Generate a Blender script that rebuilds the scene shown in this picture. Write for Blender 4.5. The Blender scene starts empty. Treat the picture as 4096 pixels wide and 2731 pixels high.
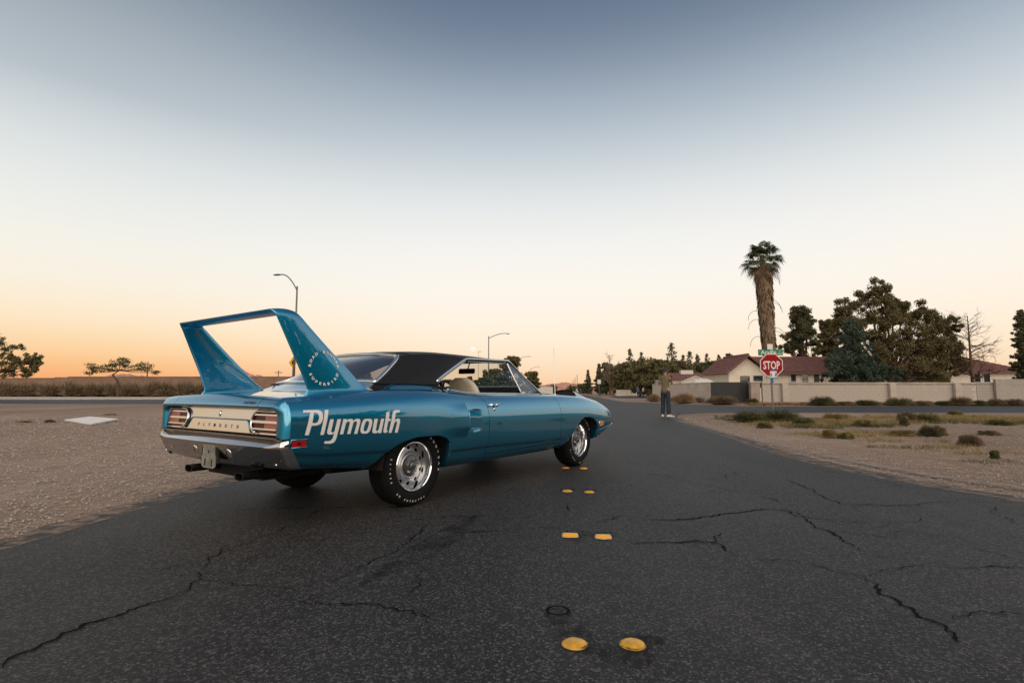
import bpy, bmesh, math, random
import numpy as np
from mathutils import Vector, Matrix
from mathutils.geometry import tessellate_polygon
R = math.radians
SC = bpy.context.scene
COL = SC.collection

# ------------------------------------------------------------------ camera
CAM_H, PITCH, FPX = 0.975, R(5.30), 2134.0          # eye height, tilt up, focal length in 4096-px units
cam = bpy.data.cameras.new('camera'); cam.sensor_width = 36.0; cam.lens = FPX/4096*36
cam.clip_start = 0.05; cam.clip_end = 30000
cam_o = bpy.data.objects.new('camera', cam); COL.objects.link(cam_o)
cam_o.location = (0, 0, CAM_H); cam_o.rotation_euler = (R(90)+PITCH, 0, 0)
SC.camera = cam_o

# ------------------------------------------------------------------ dusk sky
SUN_EL, SUN_AZ = R(38), R(168)                         # after-glow: broad and soft, behind the camera (azimuth from +Y, clockwise)
w = bpy.data.worlds.new('World'); SC.world = w; w.use_nodes = True
nt = w.node_tree; nt.nodes.clear()
def wn(t): return nt.nodes.new(t)
out = wn('ShaderNodeOutputWorld'); bg = wn('ShaderNodeBackground'); bg.inputs[1].default_value = 1.0
sky = wn('ShaderNodeTexSky'); sky.sky_type = 'NISHITA'; sky.sun_disc = False
sky.sun_elevation = SUN_EL; sky.sun_rotation = SUN_AZ; sky.altitude = 600
tc = wn('ShaderNodeTexCoord'); sep = wn('ShaderNodeSeparateXYZ')
nt.links.new(tc.outputs['Generated'], sep.inputs[0])
asn = wn('ShaderNodeMath'); asn.operation = 'ARCSINE'; nt.links.new(sep.outputs['Z'], asn.inputs[0])
div = wn('ShaderNodeMath'); div.operation = 'DIVIDE'; div.inputs[1].default_value = math.pi/2
nt.links.new(asn.outputs[0], div.inputs[0])
ramp = wn('ShaderNodeValToRGB'); ramp.color_ramp.interpolation = 'B_SPLINE'
def lin(r, g, b):
    f = lambda c: (c/255/12.92) if c/255 <= .04045 else ((c/255+.055)/1.055)**2.4
    return (f(r), f(g), f(b), 1)
SKY = [(0, (245, 194, 152)), (1.3, (250, 209, 169)), (3, (252, 223, 190)), (5.5, (254, 236, 211)), (9.5, (253, 244, 231)),
       (14.5, (247, 244, 238)), (19.5, (230, 233, 232)), (24.5, (198, 207, 213)), (29.5, (160, 173, 187)), (34, (123, 138, 157)), (39, (94, 110, 132)),
       (52, (94, 110, 134)), (90, (94, 110, 134))]
WARM = [(0, (240, 150, 98)), (1.6, (247, 178, 116)), (3.4, (251, 206, 150)), (6, (252, 230, 195)), (9.5, (249, 240, 224)), (14.5, (240, 240, 233)), (20, (220, 225, 225)), (25, (188, 198, 204)), (39, (94, 108, 127)), (90, (96, 111, 132))]
def fill_ramp(rp, stops):
    el = rp.color_ramp.elements
    while len(el) < len(stops): el.new(0.5)
    for e, (a, c) in zip(el, stops): e.position = a/90; e.color = lin(*c)
    nt.links.new(div.outputs[0], rp.inputs[0])
fill_ramp(ramp, SKY)
ramp2 = wn('ShaderNodeValToRGB'); ramp2.color_ramp.interpolation = 'B_SPLINE'; fill_ramp(ramp2, WARM)
mr = wn('ShaderNodeMapRange'); mr.interpolation_type = 'SMOOTHSTEP'; nt.links.new(sep.outputs['X'], mr.inputs['Value'])
mr.inputs['From Min'].default_value = -.05; mr.inputs['From Max'].default_value = -.65
az = wn('ShaderNodeMixRGB'); nt.links.new(mr.outputs[0], az.inputs[0]); nt.links.new(ramp.outputs[0], az.inputs[1]); nt.links.new(ramp2.outputs[0], az.inputs[2])
mx = wn('ShaderNodeMixRGB'); mx.blend_type = 'ADD'; mx.inputs[0].default_value = 0.004
nt.links.new(az.outputs[0], mx.inputs[1]); nt.links.new(sky.outputs[0], mx.inputs[2])
nt.links.new(mx.outputs[0], bg.inputs[0]); nt.links.new(bg.outputs[0], out.inputs[0])

sun = bpy.data.lights.new('sun', 'SUN'); sun.energy = 2.3; sun.angle = R(85); sun.color = (1.0, .84, .66)
sun_o = bpy.data.objects.new('sun', sun); COL.objects.link(sun_o)
sd = Vector((math.sin(SUN_AZ)*math.cos(SUN_EL), math.cos(SUN_AZ)*math.cos(SUN_EL), math.sin(SUN_EL)))
sun_o.rotation_euler = sd.to_track_quat('Z', 'Y').to_euler(); sun_o.location = sd*50+Vector((0, 0, 20))

SC.view_settings.view_transform = 'Standard'; SC.view_settings.look = 'None'
SC.view_settings.exposure = 0.0; SC.view_settings.gamma = 1.0; SC.view_settings.use_curve_mapping = False
SC.render.engine = 'CYCLES'
SC.cycles.use_denoising = True; SC.cycles.max_bounces = 7; SC.cycles.transparent_max_bounces = 12
SC.cycles.caustics_reflective = False; SC.cycles.caustics_refractive = False

# ------------------------------------------------------------------ helpers
def ray(px, py):
    """direction of the line of sight through a spot of the photograph (4096-px units)"""
    cp, sp = math.cos(PITCH), math.sin(PITCH)
    a, b = (px-2048)/FPX, (1365.5-py)/FPX
    return Vector((a, cp-b*sp, sp+b*cp))
def G(px, py, z=0.0):
    d = ray(px, py); t = (z-CAM_H)/d.z
    return Vector((d.x*t, d.y*t, z))
def A(px, py, Y):
    d = ray(px, py); t = Y/d.y
    return Vector((d.x*t, Y, CAM_H+d.z*t))
def XA(px, Y, z=0.0):                                  # a spot on the ground at distance Y under column px
    d = ray(px, 1563); return Vector((d.x*Y/d.y, Y, z))

def tag(o, label=None, cat=None, group=None, kind=None):
    if label: o['label'] = label
    if cat: o['category'] = cat
    if group: o['group'] = group
    if kind: o['kind'] = kind
    return o
def mesh_obj(name, me, mat=None, parent=None):
    o = bpy.data.objects.new(name, me); COL.objects.link(o)
    if mat is not None and not me.materials:
        for m in (mat if isinstance(mat, (list, tuple)) else [mat]): me.materials.append(m)
    if parent: o.parent = parent
    return o
def empty(name, loc=(0, 0, 0), rz=0):
    o = bpy.data.objects.new(name, None); COL.objects.link(o)
    o.location = loc; o.rotation_euler = (0, 0, rz); o.empty_display_size = .2
    return o
def copy_tree(o, parent=None):
    c = o.copy(); COL.objects.link(c); c.parent = parent
    for ch in list(o.children): copy_tree(ch, c)
    return c

class MB:
    def __init__(s): s.v = []; s.f = []; s.m = []
    def add(s, V, F, mi=0):
        o = len(s.v); s.v += [tuple(p) for p in V]; s.f += [tuple(i+o for i in f) for f in F]; s.m += [mi]*len(F); return s
    def box(s, x0, x1, y0, y1, z0, z1, mi=0, M=None):
        V = [Vector((x, y, z)) for z in (z0, z1) for y in (y0, y1) for x in (x0, x1)]
        if M is not None: V = [M @ p for p in V]
        return s.add(V, [(0, 2, 3, 1), (4, 5, 7, 6), (0, 1, 5, 4), (2, 6, 7, 3), (0, 4, 6, 2), (1, 3, 7, 5)], mi)
    def grid(s, rows, closed_u=False, closed_v=False, mi=0, flip=False):
        n, m = len(rows), len(rows[0]); F = []
        for i in range(n if closed_u else n-1):
            for j in range(m if closed_v else m-1):
                a, b, c, d = i*m+j, i*m+(j+1) % m, ((i+1) % n)*m+(j+1) % m, ((i+1) % n)*m+j
                F.append((a, d, c, b) if flip else (a, b, c, d))
        return s.add([p for r in rows for p in r], F, mi)
    def tube(s, path, rad, seg=8, cap=True, mi=0, sq=1.0, up=None):
        P = [Vector(p) for p in path]; n = len(P)
        rad = rad if isinstance(rad, (list, tuple)) else [rad]*n
        rows = []; N = None
        for i in range(n):
            t = (P[min(i+1, n-1)]-P[max(i-1, 0)])
            t = t.normalized() if t.length > 1e-9 else Vector((0, 0, 1))
            if N is None:
                a = Vector(up) if up is not None else (Vector((0, 0, 1)) if abs(t.z) < .9 else Vector((1, 0, 0)))
                N = (a-t*a.dot(t)).normalized()
            else:
                N = (N-t*N.dot(t)); N = N.normalized() if N.length > 1e-6 else Vector((1, 0, 0))
            B = t.cross(N)
            rows.append([P[i]+(N*math.cos(2*math.pi*k/seg)+B*math.sin(2*math.pi*k/seg)*sq)*rad[i] for k in range(seg)])
        s.grid(rows, closed_v=True, mi=mi, flip=True)
        if cap:
            o = len(s.v)-n*seg
            s.f.append(tuple(o+k for k in range(seg))); s.m.append(mi)
            s.f.append(tuple(o+(n-1)*seg+k for k in reversed(range(seg)))); s.m.append(mi)
        return s
    def lathe(s, prof, seg=48, axis='y', cap=False, mi=0, c=(0, 0, 0)):
        rows = []
        for (r, h) in prof:
            row = []
            for k in range(seg):
                a = 2*math.pi*k/seg
                if axis == 'y': row.append((c[0]+r*math.cos(a), c[1]+h, c[2]+r*math.sin(a)))
                else: row.append((c[0]+r*math.cos(a), c[1]+r*math.sin(a), c[2]+h))
            rows.append(row)
        s.grid(rows, closed_v=True, mi=mi, flip=(axis == 'y'))
        if cap:
            o = len(s.v)-len(prof)*seg
            s.f.append(tuple(o+k for k in range(seg))); s.m.append(mi)
            s.f.append(tuple(o+(len(prof)-1)*seg+k for k in range(seg))); s.m.append(mi)
        return s
    def prism(s, poly, a, b, axis='y', mi=0):
        """poly of 2-D points swept from a to b along an axis"""
        def P(p, h):
            return {'y': (p[0], h, p[1]), 'x': (h, p[0], p[1]), 'z': (p[0], p[1], h)}[axis]
        n = len(poly); V = [P(p, a) for p in poly]+[P(p, b) for p in poly]
        F = [tuple(range(n)), tuple(range(2*n-1, n-1, -1))]+[(i, i+n, (i+1) % n+n, (i+1) % n) for i in range(n)]
        return s.add(V, F, mi)
    def mesh(s, name, smooth=False, fix=False):
        me = bpy.data.meshes.new(name); me.from_pydata(s.v, [], s.f); me.polygons.foreach_set('material_index', s.m)
        if fix:
            bm = bmesh.new(); bm.from_mesh(me); bmesh.ops.recalc_face_normals(bm, faces=bm.faces); bm.to_mesh(me); bm.free()
        if smooth:
            me.polygons.foreach_set('use_smooth', [True]*len(me.polygons))
            if smooth != True: me.set_sharp_from_angle(angle=R(smooth))
        me.update(); return me
    def build(s, name, mat, parent=None, smooth=False, fix=True):
        return mesh_obj(name, s.mesh(name, smooth, fix), mat, parent)

def spl(xs, ys):
    """monotone cubic through the points"""
    x = np.array(xs, float); y = np.array(ys, float); h = np.diff(x); d = np.diff(y)/h
    m = np.zeros(len(x)); m[0], m[-1] = d[0], d[-1]
    for i in range(1, len(x)-1):
        if d[i-1]*d[i] > 0:
            w1, w2 = 2*h[i]+h[i-1], h[i]+2*h[i-1]; m[i] = (w1+w2)/(w1/d[i-1]+w2/d[i])
    def f(q):
        q = np.asarray(q, float); qq = np.clip(q, x[0], x[-1]); i = np.clip(np.searchsorted(x, qq)-1, 0, len(h)-1)
        t = (qq-x[i])/h[i]
        return (2*t**3-3*t**2+1)*y[i]+(t**3-2*t**2+t)*h[i]*m[i]+(-2*t**3+3*t**2)*y[i+1]+(t**3-t**2)*h[i]*m[i+1]
    return f
def crom(P, n):
    """Catmull-Rom through points, n samples per span"""
    P = [Vector(p) for p in P]; o = []
    for i in range(len(P)-1):
        a, b, c, d = P[max(i-1, 0)], P[i], P[i+1], P[min(i+2, len(P)-1)]
        for k in range(n):
            t = k/n
            o.append(.5*((2*b)+(c-a)*t+(2*a-5*b+4*c-d)*t*t+(3*b-a-3*c+d)*t**3))
    o.append(P[-1]); return o

# ------------------------------------------------------------------ materials
MATS = {}
def mat(name, col=(.5, .5, .5), rough=.6, metal=0., coat=0., noise=None, bump=None, spec=None, emit=None, trans=0., ior=None, coat_rough=.03):
    """noise=(scale, amount[, second colour]); bump=(scale, strength, distance)"""
    if name in MATS: return MATS[name]
    m = bpy.data.materials.new(name); m.use_nodes = True; t = m.node_tree; b = t.nodes['Principled BSDF']
    b.inputs['Base Color'].default_value = (*col, 1); b.inputs['Roughness'].default_value = rough; b.inputs['Metallic'].default_value = metal
    b.inputs['Coat Weight'].default_value = coat; b.inputs['Coat Roughness'].default_value = coat_rough
    if spec is not None: b.inputs['Specular IOR Level'].default_value = spec
    if ior: b.inputs['IOR'].default_value = ior
    b.inputs['Transmission Weight'].default_value = trans
    if emit: b.inputs['Emission Color'].default_value = (*emit[0], 1); b.inputs['Emission Strength'].default_value = emit[1]
    tcn = t.nodes.new('ShaderNodeTexCoord')
    if noise:
        n = t.nodes.new('ShaderNodeTexNoise'); n.inputs['Scale'].default_value = noise[0]; n.inputs['Detail'].default_value = 6; n.inputs['Roughness'].default_value = .65
        t.links.new(tcn.outputs['Object'], n.inputs['Vector'])
        r = t.nodes.new('ShaderNodeValToRGB'); r.color_ramp.elements[0].position = .32; r.color_ramp.elements[1].position = .68
        c2 = noise[2] if len(noise) > 2 else tuple(min(1, c*(1+noise[1])) for c in col)
        c1 = col if len(noise) > 2 else tuple(c*(1-noise[1]) for c in col)
        r.color_ramp.elements[0].color = (*c1, 1); r.color_ramp.elements[1].color = (*c2, 1)
        t.links.new(n.outputs['Fac'], r.inputs[0]); t.links.new(r.outputs[0], b.inputs['Base Color'])
    if bump:
        n = t.nodes.new('ShaderNodeTexNoise'); n.inputs['Scale'].default_value = bump[0]; n.inputs['Detail'].default_value = 5
        t.links.new(tcn.outputs['Object'], n.inputs['Vector'])
        u = t.nodes.new('ShaderNodeBump'); u.inputs['Strength'].default_value = bump[1]; u.inputs['Distance'].default_value = bump[2]
        t.links.new(n.outputs['Fac'], u.inputs['Height']); t.links.new(u.outputs[0], b.inputs['Normal'])
    MATS[name] = m; return m
def glass_mat(name, tint, alpha, rough=.02):
    """thin pane: mostly see-through, with a real reflection"""
    if name in MATS: return MATS[name]
    m = bpy.data.materials.new(name); m.use_nodes = True; t = m.node_tree; t.nodes.clear()
    o = t.nodes.new('ShaderNodeOutputMaterial'); tr = t.nodes.new('ShaderNodeBsdfTransparent'); tr.inputs[0].default_value = (*tint, 1)
    gl = t.nodes.new('ShaderNodeBsdfGlossy'); gl.inputs['Roughness'].default_value = rough
    lw = t.nodes.new('ShaderNodeLayerWeight'); fr = t.nodes.new('ShaderNodeMath'); fr.operation = 'POWER'; fr.inputs[1].default_value = 4.5
    t.links.new(lw.outputs['Facing'], fr.inputs[0])
    ad = t.nodes.new('ShaderNodeMath'); ad.operation = 'ADD'; ad.inputs[1].default_value = alpha+.04; ad.use_clamp = True
    mi = t.nodes.new('ShaderNodeMixShader')
    t.links.new(fr.outputs[0], ad.inputs[0]); t.links.new(ad.outputs[0], mi.inputs[0]); t.links.new(tr.outputs[0], mi.inputs[1]); t.links.new(gl.outputs[0], mi.inputs[2])
    t.links.new(mi.outputs[0], o.inputs[0]); MATS[name] = m; return m
# ================================================================== the ground, the streets
rng = random.Random(7)
def node_mat(name):
    m = bpy.data.materials.new(name); m.use_nodes = True; MATS[name] = m
    return m, m.node_tree, m.node_tree.nodes['Principled BSDF']
def noise_node(t, scale, detail=4, rough=.6, vec=None):
    n = t.nodes.new('ShaderNodeTexNoise'); n.inputs['Scale'].default_value = scale; n.inputs['Detail'].default_value = detail; n.inputs['Roughness'].default_value = rough
    if vec is not None: t.links.new(vec, n.inputs['Vector'])
    return n
def ramp_node(t, fac, stops):
    r = t.nodes.new('ShaderNodeValToRGB'); e = r.color_ramp.elements
    while len(e) < len(stops): e.new(.5)
    for k, (p, c) in zip(e, stops): k.position = p; k.color = (*c, 1) if len(c) == 3 else c
    t.links.new(fac, r.inputs[0]); return r
def mix_node(t, a, b, fac, mode='MIX'):
    n = t.nodes.new('ShaderNodeMixRGB'); n.blend_type = mode
    for i, v in ((0, fac), (1, a), (2, b)):
        if hasattr(v, 'links'): t.links.new(v, n.inputs[i])
        elif i == 0: n.inputs[0].default_value = v
        else: n.inputs[i].default_value = (*v, 1)
    return n
def asphalt(name, base, speck, fade):
    m, t, b = node_mat(name); tc = t.nodes.new('ShaderNodeTexCoord').outputs['Object']
    mp = t.nodes.new('ShaderNodeMapping'); mp.inputs['Scale'].default_value = (1.5, .35, 1); mp.inputs['Rotation'].default_value = (0, 0, .09); t.links.new(tc, mp.inputs['Vector'])
    big = noise_node(t, .8, 6, .62, mp.outputs[0]); mid = noise_node(t, 7, 5, .7, tc)
    vor = t.nodes.new('ShaderNodeTexVoronoi'); vor.inputs['Scale'].default_value = 95; t.links.new(tc, vor.inputs['Vector'])
    fine = noise_node(t, 210, 3, .7, tc)
    c0 = ramp_node(t, big.outputs['Fac'], [(.3, tuple(c*.6 for c in base)), (.7, tuple(c*fade for c in base))])
    c1 = mix_node(t, c0.outputs[0], tuple(c*.55 for c in base), ramp_node(t, mid.outputs['Fac'], [(.45, (0, 0, 0)), (.8, (.7, .7, .7))]).outputs[0])
    stone = ramp_node(t, vor.outputs['Color'], [(.62, (0, 0, 0)), (.98, (1, 1, 1))])
    v2 = t.nodes.new('ShaderNodeTexVoronoi'); v2.inputs['Scale'].default_value = 170; t.links.new(tc, v2.inputs['Vector'])
    st2 = ramp_node(t, v2.outputs['Color'], [(.78, (0, 0, 0)), (.95, (1, 1, 1))])
    c2 = mix_node(t, mix_node(t, c1.outputs[0], tuple(c*1.5 for c in speck), st2.outputs[0]).outputs[0], speck, stone.outputs[0])
    fr = ramp_node(t, fine.outputs['Fac'], [(.33, (.2, .2, .2)), (.7, (1.9, 1.9, 1.9))])
    c3 = mix_node(t, c2.outputs[0], fr.outputs[0], 1.0, 'MULTIPLY')
    t.links.new(c3.outputs[0], b.inputs['Base Color'])
    b.inputs['Roughness'].default_value = .66; b.inputs['Specular IOR Level'].default_value = .34
    bu = t.nodes.new('ShaderNodeBump'); bu.inputs['Strength'].default_value = .6; bu.inputs['Distance'].default_value = .002
    ds = t.nodes.new('ShaderNodeMath'); ds.operation = 'ADD'; t.links.new(vor.outputs['Distance'], ds.inputs[0]); t.links.new(fine.outputs['Fac'], ds.inputs[1])
    t.links.new(ds.outputs[0], bu.inputs['Height']); t.links.new(bu.outputs[0], b.inputs['Normal'])
    return m
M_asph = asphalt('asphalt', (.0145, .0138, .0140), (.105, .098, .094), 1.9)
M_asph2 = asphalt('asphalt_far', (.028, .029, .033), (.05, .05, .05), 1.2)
def sand(name, c1, c2, c3):
    m, t, b = node_mat(name); tc = t.nodes.new('ShaderNodeTexCoord').outputs['Object']
    mp = t.nodes.new('ShaderNodeMapping'); mp.inputs['Scale'].default_value = (1, .45, 1); t.links.new(tc, mp.inputs['Vector'])
    big = noise_node(t, .16, 6, .65, mp.outputs[0]); mid = noise_node(t, 3.5, 9, .8, tc); fine = noise_node(t, 75, 5, .8, tc)
    a = ramp_node(t, big.outputs['Fac'], [(.32, c1), (.55, c2), (.72, c3)])
    k = ramp_node(t, mid.outputs['Fac'], [(.32, (.5, .48, .46)), (.66, (1.2, 1.2, 1.2))])
    x = mix_node(t, a.outputs[0], k.outputs[0], .8, 'MULTIPLY')
    f = ramp_node(t, fine.outputs['Fac'], [(.34, (.40, .39, .38)), (.66, (1.4, 1.4, 1.4))])
    y = mix_node(t, x.outputs[0], f.outputs[0], .8, 'MULTIPLY')
    t.links.new(y.outputs[0], b.inputs['Base Color']); b.inputs['Roughness'].default_value = .95; b.inputs['Specular IOR Level'].default_value = .15
    bu = t.nodes.new('ShaderNodeBump'); bu.inputs['Strength'].default_value = .6; bu.inputs['Distance'].default_value = .008
    ad = t.nodes.new('ShaderNodeMath'); ad.operation = 'ADD'; t.links.new(mid.outputs['Fac'], ad.inputs[0]); t.links.new(fine.outputs['Fac'], ad.inputs[1])
    t.links.new(ad.outputs[0], bu.inputs['Height']); t.links.new(bu.outputs[0], b.inputs['Normal'])
    return m
M_sand = sand('sandy_soil', (.23, .160, .120), (.345, .248, .190), (.44, .335, .270))
M_conc = mat('concrete_pale', (.42, .38, .34), .9, noise=(3, .2), bump=(40, .3, .01))

def sheet(name, pts, z, m, kind='structure', jitter=0.0, step=.5):
    """flat sheet with a slightly ragged outline"""
    P = []
    for i, p in enumerate(pts):
        q = pts[(i+1) % len(pts)]; d = math.hypot(q[0]-p[0], q[1]-p[1])
        n = max(1, min(160, int(d/step))) if jitter else 1
        for k in range(n):
            t = k/n; j = jitter*(rng.random()-.5)*2 if 0 < k else 0
            nx, ny = (q[1]-p[1])/max(d, 1e-6), -(q[0]-p[0])/max(d, 1e-6)
            P.append((p[0]+(q[0]-p[0])*t+nx*j, p[1]+(q[1]-p[1])*t+ny*j))
    tri = tessellate_polygon([[Vector((a, b, 0)) for a, b in P]])
    me = bpy.data.meshes.new(name); me.from_pydata([(a, b, z) for a, b in P], [], [tuple(t) for t in tri])
    bm = bmesh.new(); bm.from_mesh(me); bmesh.ops.recalc_face_normals(bm, faces=bm.faces)
    for f in bm.faces:
        if f.normal.z < 0: f.normal_flip()
    bm.to_mesh(me); bm.free()
    o = mesh_obj(name, me, m); tag(o, kind=kind); return o
ground = sheet('ground', [(-14000, -3000), (14000, -3000), (14000, 14000), (-14000, 14000)], 0, M_sand)
def rd(x, y0, y): return x+(y-y0)*.093                     # lines parallel to the road
road = sheet('road', [(-3.75, -8), (-3.36, 3.0), (-3.28, 4.2), (-3.20, 5.6), (-2.75, 9), (-2.2, 16), (-2.4, 24), (-4.5, 30), (8.9, 30), (7.2, 23.2),
                      (6.1, 20.0), (5.62, 17.5), (5.1, 14), (4.7, 11.0), (4.36, 8.8), (4.30, 6.9), (4.42, 5.6), (4.75, 4.4), (5.4, 3.2), (6.5, 1.8), (8.5, 0), (8.5, -8)],
             .016, M_asph, jitter=.065, step=.11)
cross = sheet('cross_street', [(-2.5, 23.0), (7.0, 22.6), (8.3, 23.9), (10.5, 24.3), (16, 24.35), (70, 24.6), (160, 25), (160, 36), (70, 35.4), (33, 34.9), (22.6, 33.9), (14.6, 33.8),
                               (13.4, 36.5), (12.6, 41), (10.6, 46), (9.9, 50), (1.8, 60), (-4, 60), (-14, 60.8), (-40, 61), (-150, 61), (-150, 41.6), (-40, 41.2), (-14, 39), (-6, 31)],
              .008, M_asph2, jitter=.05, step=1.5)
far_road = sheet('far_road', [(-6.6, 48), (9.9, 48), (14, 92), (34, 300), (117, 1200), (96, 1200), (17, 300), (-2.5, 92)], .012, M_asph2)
sidewalk = sheet('sidewalk', [(-150, 62.2), (-14, 62.2), (-8, 63.5), (-8, 76), (-150, 86)], .12, M_conc)
kerb = MB()
for (a, b) in (((-150, 61.2), (-14, 61.2)), ((-14, 61.2), (-7.4, 63))):
    d = Vector((b[0]-a[0], b[1]-a[1], 0)).normalized(); n = Vector((-d.y, d.x, 0))*.9
    kerb.add([(a[0], a[1], 0), (b[0], b[1], 0), (b[0], b[1], .15), (a[0], a[1], .15), (a[0]+n.x, a[1]+n.y, .15), (b[0]+n.x, b[1]+n.y, .15)], [(0, 1, 2, 3), (3, 2, 5, 4)])
tag(kerb.build('kerb', M_conc), kind='structure')
# dirt side street behind the crossing, where the people walk
M_dirt = sand('packed_dirt', (.30, .235, .195), (.34, .27, .225), (.40, .32, .27))
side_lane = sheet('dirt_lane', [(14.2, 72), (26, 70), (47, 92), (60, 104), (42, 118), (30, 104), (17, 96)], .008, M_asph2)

def alpha_decal(name, col, scale, lo, hi, rough=.9):
    """thin worn print: noise decides where it still sticks"""
    m, t, b = node_mat(name); tc = t.nodes.new('ShaderNodeTexCoord').outputs['Object']
    n = noise_node(t, scale, 6, .7, tc); r = ramp_node(t, n.outputs['Fac'], [(lo, (0, 0, 0)), (hi, (1, 1, 1))])
    b.inputs['Base Color'].default_value = (*col, 1); b.inputs['Roughness'].default_value = rough; b.inputs['Specular IOR Level'].default_value = .2
    t.links.new(r.outputs[0], b.inputs['Alpha']); return m
M_paint = alpha_decal('worn_white_paint', (.30, .265, .235), 5, .36, .66)
M_tar = mat('crack_filler', (.0055, .0055, .0058), .95, spec=.1)
M_stain = alpha_decal('tyre_mark', (.012, .012, .012), 4.5, .40, .90)
M_oil = alpha_decal('tar_blotch', (.016, .016, .016), 22, .46, .66)
def strip(name, pts, wd, z, m, parent, jit=0., step=.06, taper=True):
    """ribbon on the road along a polyline"""
    P = crom([(a, b, 0) for a, b in pts], 10); Q = [P[0]]
    acc = 0
    out = []
    L = [0]
    for i in range(1, len(P)): L.append(L[-1]+(P[i]-P[i-1]).length)
    n = max(3, int(L[-1]/step)); j = 0
    for k in range(n+1):
        s = L[-1]*k/n
        while j < len(L)-2 and L[j+1] < s: j += 1
        u = (s-L[j])/max(1e-6, L[j+1]-L[j]); out.append(P[j].lerp(P[j+1], u))
    wk = 1.0; rows = []; off = 0
    for k, p in enumerate(out):
        t = out[min(k+1, n)]-out[max(k-1, 0)]; nn = Vector((-t.y, t.x, 0)).normalized()
        off = off*.72+jit*(rng.random()-.5)
        wk = max(.25, min(1.9, wk+rng.gauss(0, .28))) if jit else 1; ww = wd*wk*(.6+.8*rng.random() if jit else 1)
        if taper: ww *= min(1, .15+k/6, .15+(n-k)/6)
        c = p+nn*off; rows.append([(c.x-nn.x*ww/2, c.y-nn.y*ww/2, z), (c.x+nn.x*ww/2, c.y+nn.y*ww/2, z)])
    o = MB().grid(rows).build(name, m, parent, fix=False)
    for f in o.data.polygons:
        pass
    return o
strip('edge_line', [(5.45, 17.6), (4.95, 12.5), (4.72, 9.5), (4.66, 7.6), (4.8, 6.2), (5.15, 5.0)], .22, .0205, M_paint, road, taper=False, step=.3)
M_dust = alpha_decal('sand_dust', (.36, .27, .215), 7, .44, .74)
for k, (c, w_) in enumerate((([(-3.6, 1.0), (-3.40, 2.6), (-3.30, 4.0), (-3.22, 5.4), (-2.85, 8.6)], .36), ([(6.2, 2.2), (5.25, 3.5), (4.66, 4.7), (4.32, 6.0), (4.22, 7.2), (4.34, 8.9), (4.66, 11.0), (5.05, 14), (5.55, 17.4), (6.1, 20.2)], .5), ([(-3.5, 1.0), (-3.22, 3.0), (-3.12, 4.6), (-3.0, 6.2)], .22))):
    strip('sand_spill', c, w_, .0192+.0002*k, M_dust, road, taper=False, step=.2)

CRACKS= [[(-1.78, 1.95), (-1.78, 2.06), (-1.75, 2.27), (-1.66, 2.51), (-1.58, 2.69), (-1.61, 2.84), (-1.7, 3.01), (-1.73, 3.24), (-1.69, 3.46), (-1.6, 3.77), (-1.57, 4.14), (-1.52, 4.59)], [(-1.59, 2.81), (-1.43, 2.78), (-1.36, 2.74), (-1.01, 2.71), (-0.91, 2.78), (-0.83, 3.05), (-0.72, 3.31), (-0.64, 3.71), (-0.61, 4.01)], [(-0.4, 3.74), (-0.08, 3.77), (0.1, 3.85), (0.35, 3.85)], [(0.7, 3.49), (1.07, 3.51), (1.23, 3.49), (1.29, 3.44), (1.33, 3.22), (1.38, 3.16), (1.64, 3.09), (1.8, 2.88), (2.03, 2.98), (2.18, 3.05), (2.39, 3.02), (2.79, 3.0)], [(1.8, 2.91), (1.77, 2.64), (1.75, 2.4), (1.75, 2.24), (1.73, 2.09)], [(0.46, 4.69), (0.47, 4.36), (0.75, 4.21), (1.0, 4.15), (1.15, 4.08), (1.4, 4.15), (1.74, 4.33), (2.14, 4.44), (2.2, 4.29), (2.18, 3.95), (2.12, 3.42), (2.11, 3.25), (2.2, 3.09)], [(2.21, 4.52), (2.26, 4.15), (2.61, 3.98), (2.73, 3.72), (2.81, 3.47), (2.87, 3.09)], [(1.55, 6.36), (1.82, 5.91), (2.05, 5.4), (2.29, 4.91), (2.3, 4.69)], [(2.95, 5.91), (2.95, 5.4), (2.82, 4.69), (3.03, 4.61), (3.36, 4.61), (3.71, 4.73), (4.44, 4.73)], [(-1.07, 2.55), (-0.91, 2.54), (-0.61, 2.49), (-0.4, 2.4), (-0.32, 2.34)], [(1.26, 3.44), (1.39, 3.67), (1.39, 3.78)], [(-2.28, 4.43), (-1.7, 4.48), (-1.28, 4.51)], [(0.59, 3.95), (0.69, 4.08), (0.85, 4.21)], [(3.95, 5.53), (4.24, 5.18), (4.38, 4.88)]]
for k in range(16):
    x, y = rng.uniform(.8, 4.2), rng.uniform(2.3, 7.5); a = rng.choice((0, .5, -.5, 2.6))+rng.uniform(-.5, .5); c = [(x, y)]
    for q in range(rng.randint(3, 6)):
        a += rng.gauss(0, .45); st_ = rng.uniform(.10, .28); x += math.cos(a)*st_; y += math.sin(a)*st_; c.append((round(x, 2), round(y, 2)))
    CRACKS.append(c)
for k in range(7):
    x, y = rng.uniform(-3, -.6), rng.uniform(2.4, 5.2); a = rng.uniform(-.6, .9); c = [(x, y)]
    for q in range(4): a += rng.gauss(0, .4); x += math.cos(a)*.16; y += math.sin(a)*.16; c.append((round(x, 2), round(y, 2)))
    CRACKS.append(c)
for k, c in enumerate(CRACKS):
    strip('crack', c, .006 if k < 14 and k not in (0, 3, 4, 5) else .0095 if k < 14 else .004, .0200+.00008*k, M_tar, road, jit=.034, step=.022)
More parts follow.
